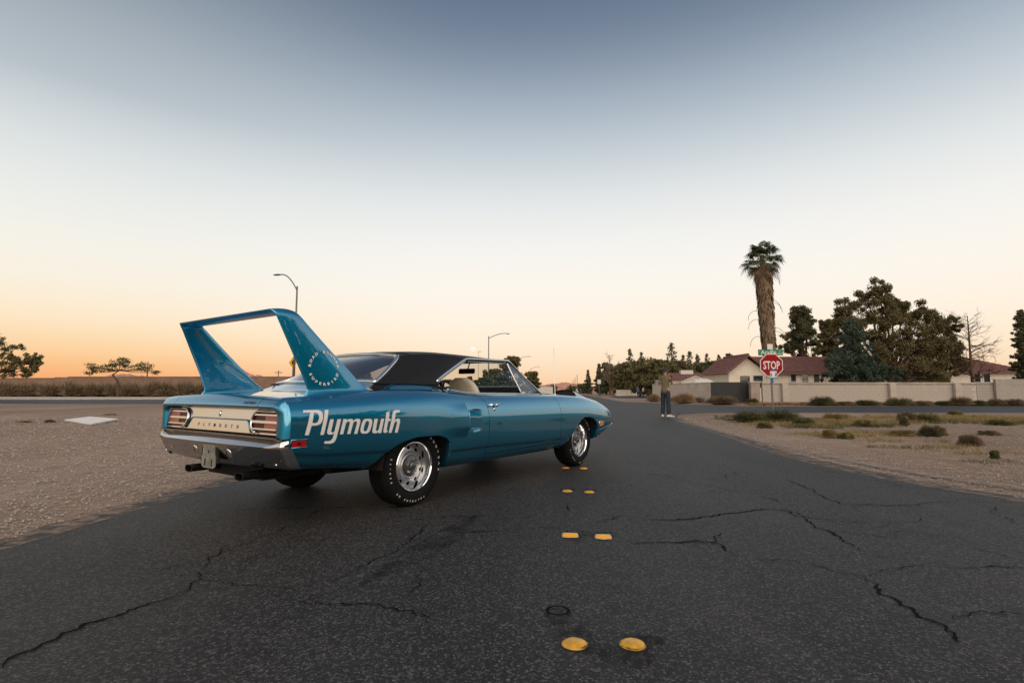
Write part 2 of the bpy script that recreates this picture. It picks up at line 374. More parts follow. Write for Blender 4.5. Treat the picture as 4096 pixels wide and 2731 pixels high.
for k, c in enumerate(([(-.28, 4.25), (-.45, 3.6), (-.62, 3.1), (-.75, 2.75)], [(-.75, 4.1), (-.45, 4.2), (-.2, 4.22)])):
    strip('tyre_mark', c, .22, .0182+.0003*k, M_stain, road, step=.1)
def blotch(x, y, rx, ry, k):
    rx *= .75; ry *= .75; n = 22; P = [(x+rx*(.75+.5*rng.random())*math.cos(2*math.pi*i/n), y+ry*(.75+.5*rng.random())*math.sin(2*math.pi*i/n), .0240+.0002*k) for i in range(n)]
    MB().add(P, [tuple(range(n))]).build('tar_blotch', M_oil, road, fix=False)
for k, a in enumerate([(.49, 2.14, .10, .09), (.53, 2.15, .07, .05), (.25, 2.22, .09, .07), (.30, 2.12, .10, .06), (.19, 2.33, .06, .05), (.44, 3.7, .12, .10), (.62, 3.66, .13, .09), (.55, 5.3, .12, .1), (.76, 5.27, .11, .1), (.40, 2.02, .13, .09), (.42, 3.55, .06, .1)]): blotch(*a, k)
rg = MB().lathe([(.040, 0), (.047, .0006), (.054, 0)], 28, 'z', c=(.20, 2.42, .0262)); rg.build('adhesive_ring', M_tar, road, fix=False)

# raised pavement markers on the centre line
M_dot = mat('yellow_ceramic', (.66, .34, .03), .42, noise=(28, .3), bump=(60, .25, .002), coat=.12)
M_ref = mat('amber_lens', (.95, .42, .012), .3)
M_clr = mat('marker_shell', (.55, .47, .34), .35, noise=(20, .3))
M_glue = mat('black_bitumen', (.010, .010, .011), .6, noise=(40, .4))
def dot(px, py, label, k):
    g = G(px, py, .016); rt = empty('pavement_marker', g, rng.random()*6)
    prof = [(.0001, .0165), (.018, .0160), (.034, .0130), (.045, .0075), (.050, .0035), (.0512, .001)]
    MB().lathe(prof, 36, 'z').build('dome', M_dot, rt, smooth=True)
    n = 26; MB().lathe([(.0512, .0032), (.056+.004*(k % 2), .0016), (.060+.004*(k % 3), .0003)], n, 'z').build('adhesive_bed', M_glue, rt)
    tag(rt, label, 'road marker', 'raised markers on the centre line')
def reflector(px, py, label):
    g = G(px, py, .016); rt = empty('pavement_reflector', g, R(-5))
    pts = []
    def ring(a, b, z, n=28, e=.028):
        o = []
        for i in range(n):
            t = 2*math.pi*i/n; sx = math.copysign(abs(math.cos(t))**.45, math.cos(t)); sy = math.copysign(abs(math.sin(t))**.6, math.sin(t))
            o.append((a*sx, b*sy, z))
        return o
    mb = MB().grid([ring(.057, .048, 0), ring(.055, .045, .007), ring(.048, .010, .020)], closed_v=True)
    mb.f.append(tuple(len(mb.v)-28+i for i in range(28))); mb.m.append(0); mb.build('shell', M_clr, rt, smooth=30)
    MB().add([(-.046, -.0452, .0078), (.046, -.0452, .0078), (.043, -.0110, .0206), (-.043, -.0110, .0206)], [(0, 1, 2, 3)]).build('lens', M_ref, rt, fix=False)
    MB().lathe([(.055, .004), (.066, .0006)], 24, 'z').build('adhesive_bed', M_glue, rt)
    tag(rt, label, 'road reflector', 'reflectors on the centre line')
dot(2299, 2577, 'yellow round marker nearest the camera, left one of its pair', 0)
dot(2531, 2579, 'yellow round marker nearest the camera, right one of its pair', 1)
reflector(2280, 2143, 'amber reflector in the second row of markers, left one')
reflector(2412, 2149, 'amber reflector in the second row of markers, right one')
dot(2269, 1965, 'yellow round marker in the third row, left one', 2)
dot(2357, 1969, 'yellow round marker in the third row, right one', 3)
dot(2262, 1872, 'yellow round marker just below the front tyre, left one', 4)
dot(2334, 1874, 'yellow round marker just below the front tyre, right one', 5)

# gravel on the two lots: uncountable little stones
def gravel(name, label, region, n, seed, smin, smax, m):
    r = random.Random(seed); V = []; F = []
    base = [(1, 0, 0), (0, 1, 0), (-1, 0, 0), (0, -1, 0), (0, 0, 1)]
    for _ in range(n):
        x, y, sc = region(r)
        s = (smin+(smax-smin)*r.random()**3)*sc; a = r.random()*6.28; c, sn = math.cos(a), math.sin(a); o = len(V)
        for b in base:
            k = s*(.6+.7*r.random()); bx, by = b[0]*k*1.2, b[1]*k*.85
            V.append((x+bx*c-by*sn, y+bx*sn+by*c, .010+b[2]*k*.75))
        F += [(o, o+1, o+4), (o+1, o+2, o+4), (o+2, o+3, o+4), (o+3, o, o+4)]
    me = bpy.data.meshes.new(name); me.from_pydata(V, [], F)
    o = mesh_obj(name, me, m); tag(o, label, 'gravel', kind='stuff')
M_grav = mat('gravel', (.085, .068, .058), .9, noise=(45, .4, (.52, .44, .375)))
def reg_left(r):
    y = 2.8+17*r.random()**2.2; x = -3.28+(y-3)*.06-r.random()**1.1*(3.5+y*1.0); return x, y, .7+.05*y
def reg_right(r):
    y = 4.2+17*r.random()**1.8; xe = 4.5 if y < 8 else 4.5+(y-8)*.125
    if y < 5.6: xe = 4.45+(5.6-y)*.45
    x = xe-.12+r.random()**1.4*(3+y*.6); return x, y, .7+.05*y
gravel('gravel', 'loose grey and tan gravel on the left lot', reg_left, 70000, 3, .004, .021, M_grav)
gravel('gravel', 'fine tan gravel along the right road edge', reg_right, 44000, 4, .003, .014, M_grav)
# a flattened white board lying on the lot
M_board = mat('white_board', (.74, .70, .68), .7, noise=(6, .12))
c4 = [G(258, 1683), G(360, 1670), G(473, 1684), G(365, 1701)]
mb = MB(); 
lo = [(p.x, p.y, .012+.03*(i == 2)) for i, p in enumerate(c4)]; hi = [(a, b, c+.035) for a, b, c in lo]
mb.add(lo+hi, [(0, 1, 2, 3), (4, 5, 6, 7), (0, 4, 5, 1), (1, 5, 6, 2), (2, 6, 7, 3), (3, 7, 4, 0)])
tag(mb.build('board', M_board), 'flat white board lying on the gravel of the left lot', 'board')
# ================================================================== the car
def paint_mat():
    m, t, b = node_mat('teal_metallic_paint'); tc = t.nodes.new('ShaderNodeTexCoord').outputs['Object']
    n = noise_node(t, 900, 2, .5, tc); r = ramp_node(t, n.outputs['Fac'], [(.35, (.0, .210, .370)), (.7, (.0, .320, .535))])
    t.links.new(r.outputs[0], b.inputs['Base Color'])
    b.inputs['Metallic'].default_value = .95; b.inputs['Roughness'].default_value = .36
    b.inputs['Coat Weight'].default_value = 1.0; b.inputs['Coat Roughness'].default_value = .02; b.inputs['Coat IOR'].default_value = 1.95
    return m
M_pnt = paint_mat()
M_chr = mat('chrome', (.80, .80, .81), .07, 1.0)
M_chr2 = mat('brushed_trim', (.62, .62, .63), .22, 1.0)
M_blk = mat('black_plastic', (.008, .008, .009), .5)
M_drk = mat('dark_underbody', (.006, .006, .006), .85)
M_vin = mat('black_vinyl', (.007, .0065, .007), .55, spec=.3, bump=(420, .25, .002), noise=(6, .25))
M_rub = mat('tyre_rubber', (.007, .007, .007), .8, noise=(25, .3), spec=.18)
M_wht = mat('white_vinyl_lettering', (.78, .76, .74), .5)
M_trd = mat('white_tyre_lettering', (.66, .63, .58), .7)
M_rim = mat('rallye_silver', (.50, .50, .51), .36, .75)
M_cap = mat('hub_grey', (.16, .16, .165), .35, .8)
M_seat = mat('cream_seat_vinyl', (.60, .52, .42), .55, noise=(8, .12))
M_red = mat('red_lens', (.42, .004, .006), .12, coat=.8)
M_redd = mat('dark_red_lens', (.05, .004, .005), .35, spec=.25)
M_amb = mat('amber_marker_lens', (.95, .24, .005), .15, coat=.8)
M_slv = mat('silver_panel', (.62, .63, .64), .20, .9)
M_plate = mat('zinc_bracket', (.30, .30, .26), .55, .5, noise=(18, .35))
M_glass = glass_mat('window_glass', (.86, .90, .90), .03)
M_glassd = glass_mat('rear_glass', (.42, .45, .48), .28, .03)
M_exh = mat('exhaust_metal', (.03, .028, .026), .4, .8, noise=(20, .4))

CAR = empty('muscle_car', (-1.524, 5.069, .017), R(90-35.06))
tag(CAR, 'teal muscle car with black vinyl roof and tall rear wing, parked across the road', 'car')

fW = spl([-1.25, -1.1, -.8, -.4, 0, .3, .7, 1.1, 1.6, 2.1, 2.6, 3.0, 3.4, 3.6, 3.75, 3.9, 4.0, 4.1, 4.18, 4.24, 4.28],
         [.912, .928, .946, .96, .968, .965, .953, .946, .947, .951, .958, .962, .957, .947, .928, .888, .845, .77, .67, .53, .40])
fS = spl([-1.25, -1.0, -.6, -.25, .05, .25, .5, .8, 1.4, 2.2, 2.6, 3.0, 3.4, 3.7, 3.85, 4.0, 4.15, 4.28],
         [.912, .928, .950, .966, .968, .962, .946, .929, .921, .913, .906, .889, .840, .772, .722, .665, .61, .575])
fB = spl([-1.25, -.9, -.5, 0, .33, .9, 1.2, 2.1, 2.45, 2.9, 3.25, 3.55, 3.8, 4.0, 4.28],
         [.44, .415, .372, .33, .29, .275, .27, .27, .285, .30, .318, .362, .425, .46, .49])
fK = spl([-1.25, -.9, -.48, .33, .92, 2.2, 3.0, 3.4, 3.7, 4.28], [.542, .508, .490, .420, .414, .387, .395, .448, .478, .515])
fM = spl([-1.25, -.6, 0, .6, 1.2, 2.2, 3.0, 3.6, 4.28], [.755, .75, .715, .685, .665, .65, .63, .585, .54])
def smooth(a, b, x): t = np.clip((x-a)/(b-a), 0, 1); return t*t*(3-2*t)
NT = 241
def section(x):
    """half section of the body at x: y (outward), z from sill to shoulder"""
    W, S, B, K, Mx = (float(f(x)) for f in (fW, fS, fB, fK, fM))
    P = [(.095, B), (.050, B+.4*(K-B)), (.031, K-.005), (.017, K+.012), (.004, K+.45*(Mx-K)), (0, Mx), (.011, Mx+.40*(S-Mx)), (.046, Mx+.74*(S-Mx)), (.088, S-.022), (.128, S-.004), (.165, S)]
    i = np.arange(len(P), dtype=float); d = spl(i, [p[0] for p in P]); z = spl(i, [p[1] for p in P])
    t = np.linspace(0, len(P)-1, NT)
    return W-d(t), z(t)
def scoop(x, z):
    """front-facing quarter scoop: swelling behind, pocket in front"""
    zz = smooth(.592, .602, z)*(1-smooth(.772, .782, z))
    zb = smooth(.53, .63, z)*(1-smooth(.74, .86, z))
    bul = .024*zb*smooth(.16, .56, x)*(1-smooth(.572, .585, x))
    pk = -.030*zz*smooth(.578, .590, x)*np.clip((.81-x)/.22, 0, 1)
    return bul+pk
ARCH_R = spl([-.545, -.454, -.353, -.22, -.049, .149, .263, .322, .346, .352, .354], [.372, .430, .505, .556, .584, .582, .560, .524, .478, .40, .285])
ARCH_F = spl([2.43, 2.521, 2.686, 2.823, 2.928, 3.05, 3.145, 3.25, 3.298, 3.318, 3.322], [.286, .352, .496, .596, .628, .626, .605, .556, .505, .44, .35])
def zlow(x):
    b = float(fB(x))
    if -.545 < x < .354: return max(b, float(ARCH_R(x)))
    if 2.43 < x < 3.322: return max(b, float(ARCH_F(x)))
    return b
dxr = spl([.27, .345, .415, .62, .80, .898, .926, .96], [-.05, -.035, -.010, .006, -.006, -.045, -.115, -.16])
dxf = spl([.27, .345, .42, .70, .80, .86, .915, .94], [-.06, -.035, 0, .008, -.006, -.03, -.10, -.13])
cols = set(np.round(np.arange(-1.20, 4.265, .0125), 4).tolist())
for a, b, st in ((.30, .362, .002), (3.27, 3.33, .002), (.55, .60, .003), (3.8, 4.28, .008), (-.56, -.40, .006), (2.42, 2.55, .006)):
    cols |= set(np.round(np.arange(a, b, st), 4).tolist())
GAPC = [(.912, .918), (2.309, 2.315)]
for a, b in GAPC:
    cols = {c for c in cols if not (a-.003 < c < b+.003)} | {a, b}
cols = sorted(cols)
ZD0, ZD1 = .345, .351
NA, NB = 7, 88
def column(u):
    y, z = section(u); zl = zlow(u)
    zz = z+np.arange(NT)*1e-7
    def at(t): return np.interp(t, np.arange(NT), y), np.interp(t, np.arange(NT), z)
    tl = np.interp(zl, zz, np.arange(NT)); td0 = max(tl, np.interp(ZD0, zz, np.arange(NT))); td1 = max(td0, np.interp(ZD1, zz, np.arange(NT)))
    ts = np.concatenate([np.linspace(tl, td0, NA), np.linspace(td1, NT-1, NB)])
    Y, Z = at(ts)
    X = u+dxr(Z)*math.exp(-((u-.915)/.13)**2)+dxf(Z)*math.exp(-((u-2.312)/.13)**2)
    if .1 < u < .86: Y = Y+scoop(X, Z)
    return np.stack([X, Y, Z], 1), zl
COLS = [column(u) for u in cols]
def ysurf(x, z):
    y, zz = section(x); n = int(np.argmax(zz)); return float(np.interp(z, zz[:n+1], y[:n+1]))+float(scoop(x, z) if .1 < x < .86 else 0)

def side_panels(sg):
    """quarter panel, door, sill and fender of one side (sg=-1 right, +1 left)"""
    parts = {'quarter_panel': MB(), 'door': MB(), 'rocker_panel': MB(), 'fender': MB()}
    idx = {k: {} for k in parts}
    def vid(k, i, j):
        d = idx[k]
        if (i, j) not in d:
            d[(i, j)] = len(parts[k].v); p = COLS[i][0][j]; parts[k].v.append((p[0], sg*p[1], p[2]))
        return d[(i, j)]
    for i in range(len(cols)-1):
        u = (cols[i]+cols[i+1])/2
        gap = any(a < u < b for a, b in GAPC); zl = max(COLS[i][1], COLS[i+1][1])
        for j in range(NA+NB-1):
            if j < NA and zl > ZD0-.003 and min(COLS[i][1], COLS[i+1][1]) > ZD0-.003: continue
            in_door = .915 < u < 2.312
            if in_door and j == NA-1: continue                  # the gap under the door
            if gap and j >= NA-1: continue                        # the door's cut lines
            k = 'door' if in_door and j >= NA else 'rocker_panel' if in_door or gap else 'quarter_panel' if u < .915 else 'fender'
            q = [vid(k, i, j), vid(k, i+1, j), vid(k, i+1, j+1), vid(k, i, j+1)]
            parts[k].f.append(tuple(q if sg < 0 else q[::-1])); parts[k].m.append(0)
    # rolled wheel-arch lips
    for k, rngx in (('quarter_panel', (-.56, .36)), ('fender', (2.42, 3.33))):
        rows = []
        for i, u in enumerate(cols):
            if rngx[0] < u < rngx[1]:
                p = COLS[i][0][0]; rows.append([(p[0], sg*p[1], p[2]), (p[0], sg*(p[1]-.004), p[2]-.007), (p[0], sg*(p[1]-.014), p[2]-.008), (p[0], sg*(p[1]-.07), p[2]+.002)])
        parts[k].grid(rows)
    # turned-under sill edge and shoulder return
    out = {}
    for k, mbd in parts.items():
        out[k] = mbd.build(k, M_pnt, CAR, smooth=50, fix=False)
    return out
RS = side_panels(-1); LS = side_panels(1)
RS['door']['label'] = 'teal door nearest the camera, window down'
# dark inner shell: what shows in the cut lines and behind the wheels
mb = MB()
for sg in (-1, 1):
    rows = []
    for i in range(0, len(cols), 4):
        P = COLS[i][0]; x = cols[i]
        if -.545 < x < .354 or 2.43 < x < 3.322:
            rows.append([(x, sg*(P[k][1]-.022), max(P[k][2], zlow(x)+.012)) for k in range(0, NA+NB, 6)])
        else: rows.append([(x, sg*(P[k][1]-.014), P[k][2]) for k in range(0, NA+NB, 6)])
    mb.grid(rows)
mb.build('inner_shell', M_drk, CAR, fix=False)

# ---- upper surfaces
def top_grid(x0, x1, yin, nx, ny, crown, skip=None):
    rows = []
    for i in range(nx+1):
        x = x0+(x1-x0)*i/nx; ys = float(fW(x))-.165; zs_ = float(fS(x)); row = []
        for j in range(ny+1):
            y = ys+(yin-ys)*j/ny; row.append((x, y, zs_+crown(x)*(1-(y/ys)**2)))
        rows.append(row)
    return rows
def mirror_rows(rows): return [[(x, -y, z) for x, y, z in r] for r in rows]
def both(rows, name, m=None, flip=False):
    full = [list(r)+[(x, -y, z) for x, y, z in reversed(r)][1 if abs(r[-1][1]) < 1e-6 else 0:] for r in rows]
    return MB().grid(full).build(name, m or M_pnt, CAR, smooth=40)
cr_d = lambda x: .018
side_deck = top_grid(-1.20, -.28, .628, 30, 8, cr_d)
for sg in (1, -1):
    MB().grid([[(x, sg*y, z) for x, y, z in r] for r in side_deck]).build('deck_side', M_pnt, CAR, smooth=40)
def deck_row(x, ymax, n):
    ys = float(fW(x))-.165; return [(x, ymax*(1-j/n), float(fS(x))+.018*(1-(ymax*(1-j/n)/ys)**2)) for j in range(n+1)]
TRUNK = both([deck_row(-1.20+.765*i/20, .623, 12) for i in range(21)], 'trunk_lid')
both([deck_row(-.430+.32*i/8, .628, 12) for i in range(9)], 'deck_filler')
# C-pillar plinths between shoulder and vinyl
for sg in (1, -1):
    rows = []
    for i in range(31):
        x = -.34+.80*i/30; ys = float(fW(x))-.165; zs_ = float(fS(x)); h = .056*float(smooth(-.36, -.12, x)*(1-smooth(.30, .50, x)))
        b = .055
        rows.append([(x, sg*ys, zs_), (x, sg*(ys-.03), zs_+.004+h*.16), (x, sg*(ys-b), zs_+.006+h*.55), (x, sg*(ys-.085), zs_+.006+h*.9), (x, sg*(ys-.16), zs_+.006+h)])
    MB().grid(rows).build('pillar_plinth', M_pnt, CAR, smooth=50)
    # window sill
    rows = []
    for i in range(41):
        x = .44+1.86*i/40; ys = float(fW(x))-.165; zs_ = float(fS(x)); up = .018*float(1-smooth(.44, .9, x))
        rows.append([(x, sg*ys, zs_), (x, sg*(ys-.018), zs_+.006+up*.3), (x, sg*(ys-.034), zs_+.006+up), (x, sg*(ys-.046), zs_-.01+up), (x, sg*(ys-.05), zs_-.15)])
    MB().grid(rows).build('window_sill', M_pnt, CAR, smooth=45)
    P = [(x, sg*(float(fW(x))-.165-.030), float(fS(x))+.011+.018*float(1-smooth(.44, .9, x))) for x in np.linspace(.50, 2.16, 30)]
    MB().tube(P, .006, 6).build('sill_trim', M_chr, CAR, smooth=True)
# cowl, hood and nose
both(top_grid(2.22, 2.60, 0, 6, 14, lambda x: .03), 'cowl')
hood = both(top_grid(2.605, 4.28, 0, 80, 22, lambda x: .045*float(1-smooth(3.3, 4.28, x))), 'hood')
xs = np.linspace(3.30, 4.28, 40); rows = []
for x in xs:
    y, z = section(float(x)); rows.append([(float(x), float(y[0])*(1-2*k/10), float(z[0])) for k in range(11)])
MB().grid(rows).build('nose_underside', M_pnt, CAR, smooth=40)
y, z = section(4.28)
MB().add([(4.28, float(a), float(b)) for a, b in zip(y, z)]+[(4.28, -float(a), float(b)) for a, b in zip(y[::-1], z[::-1])], [tuple(range(2*NT))]).build('nose_tip', M_pnt, CAR)
# chin spoiler line
MB().tube([(x, -float(fW(x))+.012, float(fK(x))-.004) for x in np.linspace(3.34, 4.0, 30)], .005, 5).build('chin_seam', M_pnt, CAR, smooth=True)

# fender scoops (rear-facing openings over the front wheels)
for sg in (-1, 1):
    rows = []; n = 14
    for i in range(n+1):
        t = i/n; x = 3.02+.66*t; h = .088*(1-t)**.75*(1 if t < 1 else 0); wd = .175*(1-.35*t); zc = float(fS(x))+.012
        rows.append([(x, sg*(.60+wd*math.cos(math.pi*k/12)), zc-.012+h*math.sin(math.pi*k/12)**.8) for k in range(13)])
    sc = MB().grid(rows).build('fender_scoop', M_pnt, CAR, smooth=True)
    MB().add([(3.045, sg*(.60+.165*math.cos(math.pi*k/12)), float(fS(3.03))+.076*math.sin(math.pi*k/12)**.8) for k in range(13)], [tuple(range(13))]).build('scoop_mouth', M_blk, sc, fix=False)

# ---- tail: surround, recess, panel
def tail_loop(ysd, zb, zt, xs_, xt, crownz, rc):
    """closed loop: up the right side, over the top, down the left"""
    right = [(-ysd, zb+(zt-zb)*k/10) for k in range(11)]
    L = []
    n = 12
    for k in range(n+1):
        t = k/n; z = zb+(zt-rc-zb)*t; L.append((xs_+(xt-xs_)*max(0, (z-.80)/(zt-.80)) if z > .80 else xs_, -ysd, z))
    for k in range(1, 8):
        a = math.pi/2*k/8; z = zt-rc+rc*math.sin(a); L.append((xs_+(xt-xs_)*min(1, max(0, (z-.80)/(zt-.80))), -ysd+rc*(1-math.cos(a)), z))
    ym = ysd-rc
    ysx = [-ym, -.72, -.66, -.626, -.621, -.5, -.35, -.2, 0, .2, .35, .5, .621, .626, .66, .72, ym]
    for yy in ysx: L.append((xt, yy, zt+crownz*(1-(yy/ym)**2)))
    half = L[:n+8]
    for p in reversed(half): L.append((p[0], -p[1], p[2]))
    return L
def outer_side(x, zb):
    pass
loops = [None, tail_loop(.905, .640, .909, -1.222, -1.214, .014, .09), tail_loop(.893, .641, .894, -1.238, -1.234, .010, .075),
         tail_loop(.875, .643, .873, -1.247, -1.254, .007, .062), tail_loop(.858, .646, .859, -1.250, -1.266, .005, .055), tail_loop(.838, .650, .848, -1.249, -1.268, .004, .05), tail_loop(.826, .655, .840, -1.244, -1.262, .003, .045),
         tail_loop(.818, .658, .832, -1.225, -1.235, .002, .04), tail_loop(.814, .660, .828, -1.196, -1.20, .002, .04)]
# the outermost loop is the body's own section
sy_, sz_ = section(-1.2); i0 = int(np.argmax(sz_ > .640)); pts_ = [(float(np.interp(t, np.arange(NT), sy_)), float(np.interp(t, np.arange(NT), sz_))) for t in np.linspace(i0, NT-1, 21)]
ye_ = pts_[-1][0]
sd_ = [(-1.2, -p[0], p[1]) for p in pts_[:20]]; yy_ = [-ye_]+[-.72, -.66, -.626, -.621, -.5, -.35, -.2, 0, .2, .35, .5, .621, .626, .66, .72]+[ye_]
loops[0] = sd_+[(-1.2, q_, float(fS(-1.2))+.018*(1-(q_/ye_)**2)) for q_ in yy_]+[(x, -y_, z_) for x, y_, z_ in reversed(sd_)]
nl = len(loops[0]); n0 = 13+7
TS, TL = MB(), MB()
for a in range(len(loops)-1):
    for k in range(nl-1):
        q = [loops[a][k], loops[a][k+1], loops[a+1][k+1], loops[a+1][k]]
        ymid = (q[0][1]+q[1][1])/2; top = n0 <= k < nl-n0-1
        if top and abs(abs(ymid)-.6235) < .002 and a < 6: continue
        (TL if top and abs(ymid) < .6215 and a < 6 else TS).add(q, [(0, 1, 2, 3)])
def weld(mb):
    me = mb.mesh('t'); bm = bmesh.new(); bm.from_mesh(me); bmesh.ops.remove_doubles(bm, verts=bm.verts, dist=1e-5)
    bmesh.ops.recalc_face_normals(bm, faces=bm.faces); bm.to_mesh(me); bm.free()
    me.polygons.foreach_set('use_smooth', [True]*len(me.polygons)); me.set_sharp_from_angle(angle=R(50)); return me
mesh_obj('tail_surround', weld(TS), M_pnt, CAR); mesh_obj('trunk_edge', weld(TL), M_pnt, CAR)
MB().box(-1.185, -1.14, -.80, .80, .60, .845).build('tail_backing', M_drk, CAR)
MB().grid([[(xx, .86-1.72*k/30, zz) for k in range(31)] for xx, zz in ((-1.262, .652), (-1.258, .640), (-1.20, .634))]).build('tail_lower_bar', M_chr2, CAR, smooth=True)
# silver centre panel with a stepped field
def panel_poly(pts, x0, x1, m, name, parent=CAR, smooth=False):
    return MB().prism(pts, x0, x1, 'x').build(name, m, parent, smooth)
PANEL = panel_poly([(-.813, .661), (.813, .661), (.813, .829), (-.813, .829)], -1.2062, -1.20, M_slv, 'tail_panel')
panel_poly([(-.47, .664), (.47, .664), (.475, .676), (.42, .741), (.405, .750), (-.405, .750), (-.42, .741), (-.475, .676)], -1.2135, -1.2062, M_slv, 'raised_field', PANEL)
MB().tube([(-1.214, .475, .672), (-1.215, .425, .742), (-1.215, .405, .752), (-1.215, -.405, .752), (-1.215, -.425, .742), (-1.214, -.475, .672)], .0055, 6).build('field_edge', M_pnt, PANEL, smooth=True)
o = MB().lathe([(.0001, -.006), (.012, -.006), (.017, -.002), (.019, 0)], 20, 'y').build('trunk_lock', M_chr, PANEL, smooth=True); o.rotation_euler = (0, 0, R(-90)); o.location = (-1.2068, .005, .786); o.scale = (.75, 1, 1.35)
# tail lights
def capsule(y0, y1, z0, z1, inner, n=14):
    """rounded on the inboard end only"""
    r = (z1-z0)/2; P = [(y1, z0)]; P = []
    c = (y0+r*inner*-1 if False else y0, (z0+z1)/2)
    for k in range(n+1):
        a = -math.pi/2+math.pi*k/n; P.append((y0-inner*0+(-inner)*-1*0+(r*math.cos(a))*inner*-1*-1, c[1]+r*math.sin(a)))
    return P+[(y1, z1), (y1, z0)]
for sg in (-1, 1):
    yi, yo = sg*.545, sg*.808       # inboard / outboard
    ins = -sg
    base = capsule(yi, yo, .672, .820, ins)
    tl = panel_poly(base, -1.2105, -1.2063, M_redd, 'taillight')
    def ring(P, rad, x, m, nm):
        return MB().tube([(x, a, b) for a, b in P], rad, 6).build(nm, m, tl, smooth=True)
    ring(capsule(yi, yo, .674, .818, ins), .0095, -1.220, M_chr, 'bezel')
    for zc, th in ((.746, .0085), (.794, .0055), (.698, .0055)):
        wdt = .068*math.sqrt(max(0, 1-((zc-.746)/.074)**2))
        MB().box(-1.2235, -1.2110, min(yi+ins*wdt, yo), max(yi+ins*wdt, yo), zc-th, zc+th).build('bar', M_chr2, tl)
    MB().box(-1.2150, -1.2106, min(yi-ins*.09, yo), max(yi-ins*.09, yo), .7035, .7365).build('lens', M_slv if 0 else mat('reflector_lens', (.36, .10, .085), .3, .0, spec=.3), tl)
    MB().box(-1.2150, -1.2106, min(yi-ins*.09, yo), max(yi-ins*.09, yo), .7555, .7885).build('lens', MATS['reflector_lens'], tl)

# the whole tail panel leans forward at the top
def lean(o):
    if o.location.length > 0: o.location.x += (o.location.z-.745)*.15
    else:
        for v_ in o.data.vertices: v_.co.x += (v_.co.z-.745)*.15
    for c_ in o.children: lean(c_)
LEAN = [PANEL]+[o for o in CAR.children if o.name.startswith('taillight')]
# ---- rear bumper
def bump_x(y):
    a = abs(y)/.912
    return -1.262+.028*a**2+.075*max(0, (a-.955)/.045)**2.5
prof = [(.070, .642), (.044, .641), (.032, .635), (.008, .612), (-.014, .590), (-.0205, .581), (-.0165, .570), (.002, .53), (.030, .475), (.046, .449), (.065, .442)]
rows = []
ysb = list(np.linspace(-.912, -.82, 16))+list(np.linspace(-.80, .80, 49))+list(np.linspace(.82, .912, 16))
for yy in ysb:
    e = max(0, (abs(yy)-.75)/.162); e = e*e*(3-2*e); r = []
    for k, (dx, zz) in enumerate(prof):
        z2 = zz+(.0 if k > 4 else .030*e*(k/4))-(.02*(1-(yy/.912)**2) if k >= 8 else 0)
        wr = .055*max(0, (abs(yy)-.955)/.02)
        r.append((bump_x(yy)+dx, yy, z2))
    rows.append(r)
BUMP = MB().grid(rows).build('rear_bumper', mat('bumper_chrome', (.52, .52, .54), .09, 1.0), CAR, smooth=55)  # chrome tint darker than the other trim, even over the whole bumper
for yy, zz in ((-.78, .558), (-.82, .47), (.70, .55), (-.25, .566), (.25, .566), (.80, .47)):
    k = MB().lathe([(.0001, -.006), (.006, -.005), (.009, 0)], 12, 'y').build('bumper_bolt', M_chr, BUMP, smooth=True)
    k.rotation_euler = (0, 0, R(-90)); k.location = (bump_x(yy)-.004+(.565-zz)*.12, yy, zz)
MB().box(-1.20, -1.02, -.86, .86, .455, .58).build('rear_valance', M_drk, CAR)
# licence bracket and reversing lights set in the bumper
LB = MB().prism([(-.085, .580), (.085, .580), (.090, .490), (.108, .470), (.100, .405), (.075, .390), (-.075, .390), (-.100, .405), (-.108, .470), (-.090, .490)], -1.274, -1.268, 'x').build('licence_bracket', M_plate, CAR)
MB().prism([(-.11, .560), (.11, .560), (.135, .43), (-.135, .43)], -1.2665, -1.255, 'x').build('bracket_recess', M_drk, LB)
for yy in (-.05, .05): MB().box(-1.2762, -1.2742, yy-.007, yy+.007, .405, .455).build('slot', M_blk, LB)
MB().box(-1.2762, -1.2742, -.008, .008, .50, .52).build('slot', M_blk, LB)
for sg in (-1, 1):
    rl = MB().lathe([(.0001, -.002), (.040, -.001), (.046, .001)], 28, 'y').build('reversing_light', mat('clear_lens', (.35, .34, .32), .08, .6, coat=1), CAR, smooth=True)
    rl.rotation_euler = (R(12*0), 0, R(-90)); rl.location = (-1.2430, sg*.25, .492); rl.scale = (.62, .8, .95); rl.rotation_euler = (R(26), 0, R(-90))
    MB().lathe([(.045, 0), (.049, -.004), (.055, -.004), (.060, .006)], 28, 'y').build('bezel', M_chr, rl, smooth=True)
# exhaust tips
for sg in (-1, 1):
    def sq(x, s=1.0):
        return [(x, (-.43 if sg < 0 else .31)+.058*s*math.copysign(abs(math.cos(2*math.pi*k/20))**.6, math.cos(2*math.pi*k/20)), .364+.027*s*math.copysign(abs(math.sin(2*math.pi*k/20))**.7, math.sin(2*math.pi*k/20))) for k in range(20)]
    e = MB().grid([sq(-.62, .8), sq(-.9), sq(-1.255), sq(-1.27, 1.03), sq(-1.27, .84), sq(-1.17, .82)], closed_v=True).build('exhaust_tip', M_exh, CAR, smooth=40)
